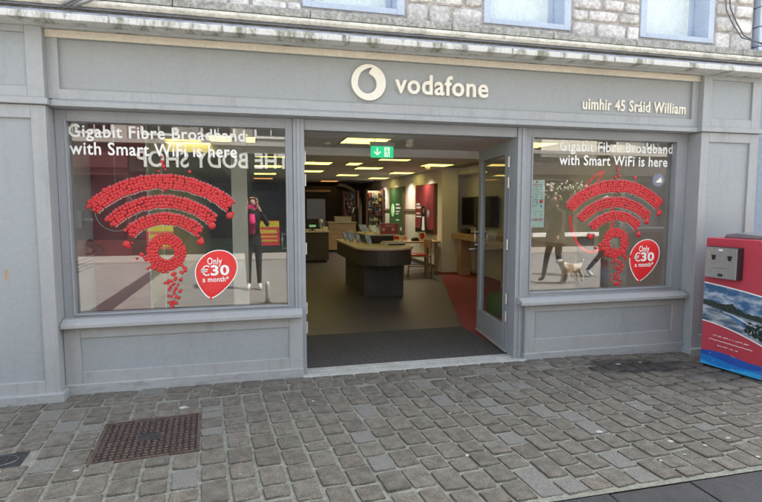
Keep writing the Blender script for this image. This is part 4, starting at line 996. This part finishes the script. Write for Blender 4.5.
band(lambda u: top_(u), lambda u: top_(u)+.012, -.0026, M_WHITE, "white_curve"); band(lambda u: bot_(u)-.011, bot_, -.0026, M_WHITE, "white_curve")
wl = MB()
for k in range(14): wl.prism([(.075+.029*k, .285-.0015*k+.004*(k % 2)), (.104+.029*k, .2835-.0015*k+.004*((k+1) % 2)), (.104+.029*k, .2885-.0015*k+.004*((k+1) % 2)), (.075+.029*k, .290-.0015*k+.004*(k % 2))], .0006, 'x', -.0012)
part("wavy_line", BP(wl), M_WHITE, bt)
tx = MB()
def glyphs(u, wd, z, h):
    e = u+wd
    while u < e:
        g = r_.uniform(.0045, .007); k = r_.choice((.62, .62, .62, 1.0, .8)); lo = r_.choice((0, 0, 0, -.3))*h
        tx.box(-.0012, -.0004, u, u+.0018, z+lo, z+h*k); tx.box(-.0012, -.0004, u+.0019, u+g, z+h*r_.choice((0, .25, .45)), z+h*r_.choice((.5, .62, .62))); u += g+.002
    return u
u = .115
for wd in (.04, .03, .05, .012, .02, .06, .05):               # two lines too blurred to read
    u = glyphs(u, wd, .325-.06*(u-.115), .013)+.01
u = .165
for wd in (.035, .05, .035, .03): u = glyphs(u, wd, .235-.06*(u-.165), .012)+.01
part("blurred_print", BP(tx), M_WHITE, bt, kind="stuff")
band(lambda u: .032, lambda u: .165+.015*math.sin(u*9)-.0*u, -.001, mat("wave_blue_dark", (.03, .1, .42), .35, .08, 6), "blue_wave")
band(lambda u: .032, lambda u: .105+.018*math.sin(u*9+1.2), -.0018, mat("wave_blue", (.02, .22, .62), .35, .08, 6), "blue_wave")
band(lambda u: .032, lambda u: .06+.016*math.sin(u*10+2.6), -.0026, mat("wave_blue_light", (.05, .4, .78), .35, .08, 6), "blue_wave")
fl = MB()
for u, z in ((.09, .15), (.3, .17), (.32, .165), (.31, .05), (.13, .085)): fl.box(-.0034, -.0028, u, u+.01, z, z+.004)
part("white_fleck", BP(fl), M_WHITE, bt)

# ================================================================== PEOPLE IN THE STREET
def person(name, label, loc, yaw, J, Rr, E, ematt, mats, hair=None, cat="person"):
    names = list(J); me = bpy.data.meshes.new(name); me.from_pydata([J[n] for n in names], [(names.index(a), names.index(b)) for a, b in E], [])
    o = bpy.data.objects.new(name, me); COL.objects.link(o); o.modifiers.new("skin", 'SKIN'); sb = o.modifiers.new("sub", 'SUBSURF'); sb.levels = 1; sb.render_levels = 1
    for i, n in enumerate(names):
        r_ = Rr.get(n, .04); r_ = r_ if isinstance(r_, tuple) else (r_, r_); me.skin_vertices[0].data[i].radius = r_; me.skin_vertices[0].data[i].use_root = (i == 0)
    dg = bpy.context.evaluated_depsgraph_get(); dg.update(); m2 = bpy.data.meshes.new_from_object(o.evaluated_get(dg)); bpy.data.objects.remove(o)
    m2.name = name
    m2.materials.clear()
    for m in mats: m2.materials.append(m)
    segs = [(Vector(J[a]), Vector(J[b]), ematt[i]) for i, (a, b) in enumerate(E)]
    for p in m2.polygons:
        c = p.center; best = (9, 0)
        for a, b, mi in segs:
            ab = b-a; t_ = max(0, min(1, (c-a).dot(ab)/max(ab.length_squared, 1e-9))); d = (a+ab*t_-c).length
            if d < best[0]: best = (d, mi)
        p.material_index = best[1]; p.use_smooth = True
    ob = link(name, m2); ob.location = loc; ob.rotation_euler = (0, 0, yaw); tag(ob, label, cat)
    def child(nm, mb, m, sm=True):
        c = bpy.data.objects.new(nm, mb.mesh(nm, m, sm)); COL.objects.link(c); c.parent = ob; return c
    return ob, child
M_SKIN = mat("skin", (.5, .3, .22), .5, .08, 10); M_HAIR = mat("fair_hair", (.42, .29, .15), .6, .2, 30); M_BLK = mat("black_cloth", (.015, .015, .018), .9, .15, 20, .3, 120)
M_PINK = mat("pink_cloth", (.8, .03, .2), .8, .06, 10); M_SHOE = mat("white_shoe", (.75, .74, .7), .6, .05, 10); M_BROWN = mat("dark_brown_cloth", (.06, .05, .04), .9, .15, 15); M_JEAN = mat("dark_trousers", (.03, .033, .045), .9, .15, 15)
M_GREYHAIR = mat("grey_hair", (.35, .27, .18), .7, .2, 30)
def body(h, pose):
    k = h/1.65
    J = dict(pelvis=(0, 0, .9), waist=(0, 0, 1.06), chest=(0, -.01, 1.24), collar=(0, 0, 1.37), neck=(0, .01, 1.43), jaw=(0, .03, 1.49), face=(0, .025, 1.555), crown=(0, .01, 1.62), nose=(0, .125, 1.535))
    for s, n in ((-1, 'l'), (1, 'r')):
        J[n+'_shoulder'] = (s*.165, -.01, 1.345); J[n+'_hip'] = (s*.085, 0, .85)
    J.update(pose)
    Rr = dict(pelvis=(.145, .11), waist=(.12, .09), chest=(.14, .1), collar=(.08, .06), neck=.05, jaw=.058, face=.078, crown=.06, nose=.012)
    E = [('pelvis', 'waist'), ('waist', 'chest'), ('chest', 'collar'), ('collar', 'neck'), ('neck', 'jaw'), ('jaw', 'face'), ('face', 'crown'), ('face', 'nose')]; M = [1, 1, 1, 1, 0, 0, 0, 0]
    for n in 'lr':
        Rr.update({n+'_shoulder': .062, n+'_elbow': .043, n+'_wrist': .03, n+'_palm': (.038, .018), n+'_hip': .088, n+'_knee': .058, n+'_ankle': .04, n+'_toe': (.042, .03), n+'_ball': (.045, .035)})
        E += [('chest', n+'_shoulder'), (n+'_shoulder', n+'_elbow'), (n+'_elbow', n+'_wrist'), (n+'_wrist', n+'_palm'), ('pelvis', n+'_hip'), (n+'_hip', n+'_knee'), (n+'_knee', n+'_ankle'), (n+'_ankle', n+'_ball'), (n+'_ball', n+'_toe')]
        M += [1, 1, 1, 0, 2, 2, 2, 3, 3]
        pa, wr = Vector(J[n+'_palm']), Vector(J[n+'_wrist']); d = (pa-wr).normalized(); sd_ = d.cross(Vector((0, 1, 0)) if abs(d.y) < .8 else Vector((0, 0, 1))).normalized()
        for q in range(4):                                    # four fingers and a thumb
            b0 = pa+d*.02+sd_*(-.027+.018*q); L_ = (.055, .065, .06, .048)[q]
            f1 = b0+d*L_*.55; f2 = f1+d*L_*.3+d.cross(sd_)*.02
            for t_, v in enumerate((f1, f2)): J[f'{n}_finger{q}{t_}'] = tuple(v); Rr[f'{n}_finger{q}{t_}'] = .009
            E += [(n+'_palm', f'{n}_finger{q}0'), (f'{n}_finger{q}0', f'{n}_finger{q}1')]; M += [0, 0]
        th = pa-d*.015+sd_*.045; J[n+'_thumb'] = tuple(th+d*.02); Rr[n+'_thumb'] = .01; E.append((n+'_palm', n+'_thumb')); M.append(0)
    J = {a: tuple(c*k for c in v) for a, v in J.items()}
    return J, Rr, E, M
def face_bits(child, k=1.0, hair=M_HAIR, long=False, cap=None):
    for s in (-1, 1):
        child("eye", MB().ball((s*.03*k, .098*k, 1.562*k), .009*k, 1, 8, 5), M_BLACK); child("ear", MB().ball((s*.082*k, .01, 1.55*k), .022*k, .6, 8, 5), M_SKIN)
    child("mouth", MB().tube([(-.022*k, .096*k, 1.492*k), (0, .1*k, 1.49*k), (.022*k, .096*k, 1.492*k)], .004, 5), M_PINK)
    hm = MB(); n = 16                                          # cap of hair, open at the face
    for i in range(7):
        for j in range(n):
            pass
    hv = []; m_ = 8
    for i in range(m_+1):
        ph = R(8)+R(100)*i/m_
        for j in range(n+1):
            a = R(215)-R(250)*j/n+R(180)                       # round the back
            rr = .088*k*(1+.05*math.sin(j*2.3+i)); hv.append((rr*math.sin(ph)*math.cos(a-R(0)), .005-rr*1.08*math.sin(ph)*abs(math.sin(a))*1.0 if ph > R(45) else .005+rr*math.sin(ph)*math.sin(a), 1.565*k+rr*math.cos(ph)*(1 if i < m_ else (2.4 if long else 1.2))))
    hf = [(i*(n+1)+j, i*(n+1)+j+1, (i+1)*(n+1)+j+1, (i+1)*(n+1)+j) for i in range(m_) for j in range(n)]
    h_ = child("hair", hm.add(hv, hf), hair); so = h_.modifiers.new("thick", 'SOLIDIFY'); so.thickness = .02
    if long: child("hair", MB().tube([(0, -.075*k, 1.58*k), (.0, -.1*k, 1.5*k), (0, -.105*k, 1.4*k), (0, -.1*k, 1.3*k)], [.07*k, .075*k, .07*k, .035*k], 10), hair)
    if cap: child("cap", MB().lathe((0, .0, 1.585*k), [(.1*k, 0), (.1*k, .03*k), (.07*k, .075*k), (.01, .09*k)], 16).prism([(-.07*k, .07*k), (.07*k, .07*k), (.05*k, .17*k), (-.05*k, .17*k)], .012, 'z', 1.59*k), cap)

# the photographer, behind the phone
hk = 1.0
pose = dict(l_elbow=(-.24, .1, 1.13), l_wrist=(-.115, .27, 1.4), l_palm=(-.085, .315, 1.455), r_elbow=(.26, .1, 1.14), r_wrist=(.13, .27, 1.4), r_palm=(.095, .315, 1.455),
            l_knee=(-.09, .02, .47), l_ankle=(-.09, -.02, .08), l_ball=(-.1, .06, .045), l_toe=(-.105, .14, .035), r_knee=(.09, .02, .47), r_ankle=(.095, -.02, .08), r_ball=(.105, .06, .045), r_toe=(.11, .14, .035))
J, Rr, E_, M_ = body(1.66, pose)
ph_, ch = person("person", "fair haired person in black clothes and pink top holding up a phone", (0, -4.93, 0), 0, J, Rr, E_, M_, [M_SKIN, M_BLK, M_BLK, M_SHOE])
face_bits(ch, 1.006, M_HAIR, True)
ch("pink_top", MB().prism([(-.06, 1.0), (.035, 1.0), (.05, 1.2), (.03, 1.36), (-.05, 1.36), (-.075, 1.2)], .02, 'y', .105), M_PINK)
t = thing("phone", "pink cased phone held up in both hands by the photographer", "phone", (0, -4.57, 1.49))
part("case", MB().box(-.077, .077, -4.585, -4.575, 1.452, 1.528), M_PINK, t, bevel=.003); part("lens_plate", MB().box(.03, .07, -4.5745, -4.571, 1.485, 1.522), M_BLACK, t)
part("lens", MB().lathe((.05, -4.57, 1.51), [(.008, 0), (.008, .003), (.004, .004)], 10, 'y'), M_STEEL, t)

stride = lambda a: dict(l_elbow=(-.21, -.1*a, 1.1), l_wrist=(-.2, -.08*a, .87), l_palm=(-.2, -.06*a, .8), r_elbow=(.21, .07*a, 1.1), r_wrist=(.2, .2*a, .9), r_palm=(.2, .24*a, .84),
              l_knee=(-.08, .2*a, .5), l_ankle=(-.08, .33*a, .09), l_ball=(-.08, .43*a, .06), l_toe=(-.08, .5*a, .07), r_knee=(.08, -.02*a, .47), r_ankle=(.08, -.34*a, .14), r_ball=(.08, -.27*a, .05), r_toe=(.08, -.2*a, .035))
J, Rr, E_, M_ = body(1.72, stride(.6))
_, ch = person("person", "grey haired person in dark coat walking a dog across the street", (5.75, -4.35, 0), R(80), J, Rr, E_, M_, [M_SKIN, M_BROWN, M_JEAN, M_BLK]); face_bits(ch, 1.042, M_GREYHAIR)
ch("coat_skirt", MB().lathe((0, 0, .72), [(.2, 0), (.19, .12), (.165, .3), (.14, .38)], 14), M_BROWN)
J, Rr, E_, M_ = body(1.68, stride(1.0))
_, ch = person("person", "person in white cap, black clothes and white shoes striding along the street", (7.25, -4.85, 0), R(-90), J, Rr, E_, M_, [M_SKIN, M_BLK, M_JEAN, M_SHOE]); face_bits(ch, 1.018, M_BLACK, False, M_WHITE)
# small dog beside the first walker
DJ = dict(hip=(0, -.2, .3), belly=(0, -.02, .3), chest=(0, .16, .3), neck=(0, .25, .38), head=(0, .3, .45), muzzle=(0, .4, .43), tail1=(0, -.28, .36), tail2=(0, -.33, .46))
DR = dict(hip=.08, belly=.085, chest=.095, neck=.06, head=.06, muzzle=.028, tail1=.025, tail2=.03)
DE = [('hip', 'belly'), ('belly', 'chest'), ('chest', 'neck'), ('neck', 'head'), ('head', 'muzzle'), ('hip', 'tail1'), ('tail1', 'tail2')]
for s, n in ((-1, 'l'), (1, 'r')):
    DJ.update({n+'elbow': (s*.065, .14, .2), n+'wrist': (s*.065, .17, .09), n+'paw': (s*.065, .2, .025), n+'stifle': (s*.065, -.16, .22), n+'hock': (s*.065, -.27, .12), n+'foot': (s*.065, -.23, .025)})
    DR.update({n+'elbow': .035, n+'wrist': .024, n+'paw': .024, n+'stifle': .045, n+'hock': .022, n+'foot': .024})
    DE += [('chest', n+'elbow'), (n+'elbow', n+'wrist'), (n+'wrist', n+'paw'), ('hip', n+'stifle'), (n+'stifle', n+'hock'), (n+'hock', n+'foot')]
_, ch = person("dog", "small white and tan dog beside the grey haired walker", (6.02, -4.2, 0), R(75), DJ, DR, DE, [0, 1, 0, 0, 0, 0, 0]+[1, 0, 0, 1, 0, 0]*2, [mat("white_fur", (.68, .62, .52), .9, .15, 40, .8, 120), mat("tan_fur", (.35, .22, .11), .9, .2, 40, .8, 120)], cat="dog")
for s in (-1, 1): ch("ear", MB().prism([(s*.02, .47), (s*.06, .46), (s*.055, .4)], .03, 'y', .27), mat("tan_fur", (0, 0, 0)), False); ch("eye", MB().ball((s*.03, .355, .465), .009), M_BLACK)
ch("nose", MB().ball((0, .43, .435), .013), M_BLACK)

# ================================================================== ACROSS THE STREET
FY = -11.8
M_DKGREEN = mat("dark_green_paint", (.012, .026, .021), .4, .1, 3); M_OPP = mat("pale_render", (.42, .4, .36), .85, .08, 2, .2, 40); M_OPPST = mat("grey_limestone", (.3, .29, .27), .9, .15, 4, .4, 30)
M_OPPW = mat("opposite_glass", (.02, .025, .03), .08, .05, 3); M_OPPFR = mat("white_frames", (.75, .75, .73), .5, .04, 4); M_OPPBR = mat("brown_shopfront", (.075, .06, .048), .5, .1, 3)
part("far_pavement", MB().box(-30, 40, -11.8, -9.9, -.2, .05), mat("pale_paving", (.36, .34, .31), .85, .1, 3, .3, 60), kind="structure")
def opp(name, label, x0, x1, shop, wall, zs, sign=None, sgm=None, h=7.0, wins=()):
    b = thing(name, label, "building", ((x0+x1)/2, FY, 0))
    part("wall", MB().box(x0, x1, FY-8, FY-.001, 3.3, h), wall, b)
    m = MB(); m.box(x0, x1, FY-8, FY-.5, -.1, 3.299); n = max(2, round((x1-x0)/1.8)); wdt = (x1-x0)/n
    m.box(x0, x1, FY-.499, FY, -.1, .5)
    for i in range(n+1): m.box(max(x0, x0+wdt*i-.09), min(x1, x0+wdt*i+.09), FY-.499, FY, .501, 2.4)
    m.box(x0, x1, FY-.499, FY, 2.401, 3.298)
    part("shopfront", m, shop, b)
    for i in range(n): w_ = part("shop_window", MB().box(x0+wdt*i+.091, x0+wdt*(i+1)-.091, FY-.2, FY-.19, .502, 2.399), M_OPPW, b)
    part("sign_band", MB().box(x0+.02, x1-.02, FY+.001, FY+.08, zs[0], zs[1]), sgm or shop, b); part("cornice", MB().box(x0, x1, FY+.001, FY+.22, 3.31, 3.42), M_OPP, b)
    for wx in wins:
        f = MB(); f.box(wx-.5, wx+.5, FY+.001, FY+.04, 3.55, 5.2); w_ = part("window", f, M_OPPFR, b)
        part("pane", MB().box(wx-.42, wx-.02, FY+.041, FY+.05, 3.63, 4.35).box(wx+.02, wx+.42, FY+.041, FY+.05, 3.63, 4.35).box(wx-.42, wx-.02, FY+.041, FY+.05, 4.4, 5.12).box(wx+.02, wx+.42, FY+.041, FY+.05, 4.4, 5.12), M_OPPW, w_)
    part("roof", MB().box(x0, x1, FY-8, FY+.1, h+.001, h+.2), M_LEDGE, b)
    return b
opp("green_shop", "dark green shopfront building across the street", -3.45, 1.6, M_DKGREEN, M_OPPST, (2.5, 3.28), wins=(-2.6, -.95, .6))
opp("pale_shop", "pale rendered building across the street left of the green shopfront", -11, -3.46, mat("maroon_paint", (.09, .03, .03), .5, .1, 3), M_OPP, (2.6, 3.2), wins=(-9.5, -7.6, -5.8, -4.3))
opp("brown_shop", "brown shopfront building across the street facing the right window", 1.61, 9.3, M_OPPBR, M_OPPST, (2.6, 3.25), wins=(2.7, 4.6, 6.6, 8.3))
bb = opp("cream_shop", "shopfront building with cream sign band across the street", 9.31, 21, M_OPPBR, M_OPPST, (2.6, 3.25), wins=(10.4, 12.4, 14.6, 17))
part("cream_panel", MB().box(9.75, 11.95, FY+.081, FY+.14, 3.2, 3.8), mat("cream_panel", (.8, .76, .62), .6, .05, 3), bb); part("cream_panel", MB().box(12.5, 13.6, FY+.081, FY+.14, 3.25, 3.7), mat("cream_panel", (0, 0, 0)), bb)
part("low_sill", MB().box(9.5, 13.5, FY+.001, FY+.15, .42, .56), M_OPPFR, bb)
sg2 = thing("opposite_sign", "white raised capitals of the sign on the dark green shopfront", "sign", (-1, FY+.1, 2.9))
for m in islands_by_x(text_fit("THE BODY SHOP", -3.22, 1.12, 2.63, 3.12, FY+.1, .03, .02, face=1)): part("letter", m, M_WHITE, sg2)
for i, (x0, x1, z0, z1) in enumerate(((.14, .8, .28, 1.05), (-3.05, -2.3, .22, .95))):
    p = thing("sale_poster", ["red and yellow sale poster in the green shopfront's right window", "red and yellow sale poster in the green shopfront's left window"][i], "poster", (x0, FY, z0), "sale posters across the street")
    part("sheet", MB().box(x0, x1, FY+.002, FY+.012, z0, z1), mat("poster_red", (.45, .03, .04), .5, .04, 4), p); part("yellow_head", MB().box(x0+.01, x1-.01, FY+.0125, FY+.016, z1-.2, z1-.02), mat("poster_yellow", (.45, .42, .03), .5, .04, 4), p)
    k = MB(); zz = z1-.28; r_ = random.Random(i+2)
    for row, hh in ((0, .12), (1, .05), (2, .06)):
        x = x0+.06
        while x < x1-.1: w_ = r_.uniform(.03, .08); k.box(x, x+w_, FY+.0125, FY+.015, zz-hh, zz); x += w_+.015
        zz -= hh+.07
    part("blurred_print", k, mat("poster_yellow", (0, 0, 0)), p, kind="stuff")
M_PETAL = mat("white_petals", (.72, .66, .62), .8, .15, 20); M_LEAFG = mat("planter_leaves", (.05, .09, .03), .8, .3, 20)
for i, x in enumerate((10.1, 10.75, 11.35, 12.3)):
    p = thing("hanging_basket", "hanging basket of white flowers, %s on the cream banded shopfront" % ["first", "second", "third", "fourth"][i], "hanging basket", (x, FY+.35, 2.0), "hanging baskets across the street")
    part("basket", MB().lathe((x, FY+.35, 1.86), [(.06, 0), (.14, .06), (.19, .16)], 12), M_OPPBR, p); part("chain", MB().tube([(x, FY+.35, 2.0), (x, FY+.35, 2.7), (x, FY+.05, 2.75)], .008, 5), M_IRON, p)
    fl, gl = MB(), MB(); r_ = random.Random(i)
    for k in range(70):
        a, b, c = r_.gauss(0, .14), r_.gauss(0, .1), r_.gauss(.2, .1); (fl if k % 2 else gl).ball((x+a, FY+.35+b, 1.9+c), r_.uniform(.03, .055), .7, 6, 4)
    part("flowers", fl, M_PETAL, p, kind="stuff"); part("leaves", gl, M_LEAFG, p, kind="stuff")
t = thing("round_sign", "round blue and white projecting shop sign across the street", "sign", (14.5, FY+.3, 2.45))
part("disc", MB().lathe((14.5, FY+.2, 2.45), [(.24, 0), (.24, .05)], 24, 'y'), mat("sign_blue", (.12, .16, .28), .4, .04, 4), t); part("emblem", MB().prism([(14.36, 2.36), (14.64, 2.36), (14.6, 2.56), (14.46, 2.45)], .01, 'y', FY+.2505), M_WHITE, t); part("bracket", MB().tube([(14.5, FY, 2.45), (14.5, FY+.2, 2.45)], .02, 8), M_IRON, t)
t = thing("street_bollard", "short pale street bollard reflected low in the left window", "bollard", (.2, -3.5, 0))
part("post", MB().lathe((.2, -3.5, -.01), [(.035, 0), (.032, .3), (.02, .34)], 12), mat("pale_metal", (.62, .62, .6), .4, .05, 6, metal=.3), t, smooth=True); part("foot", MB().lathe((.2, -3.5, -.011), [(.06, 0), (.055, .02)], 12), M_IRON, t)
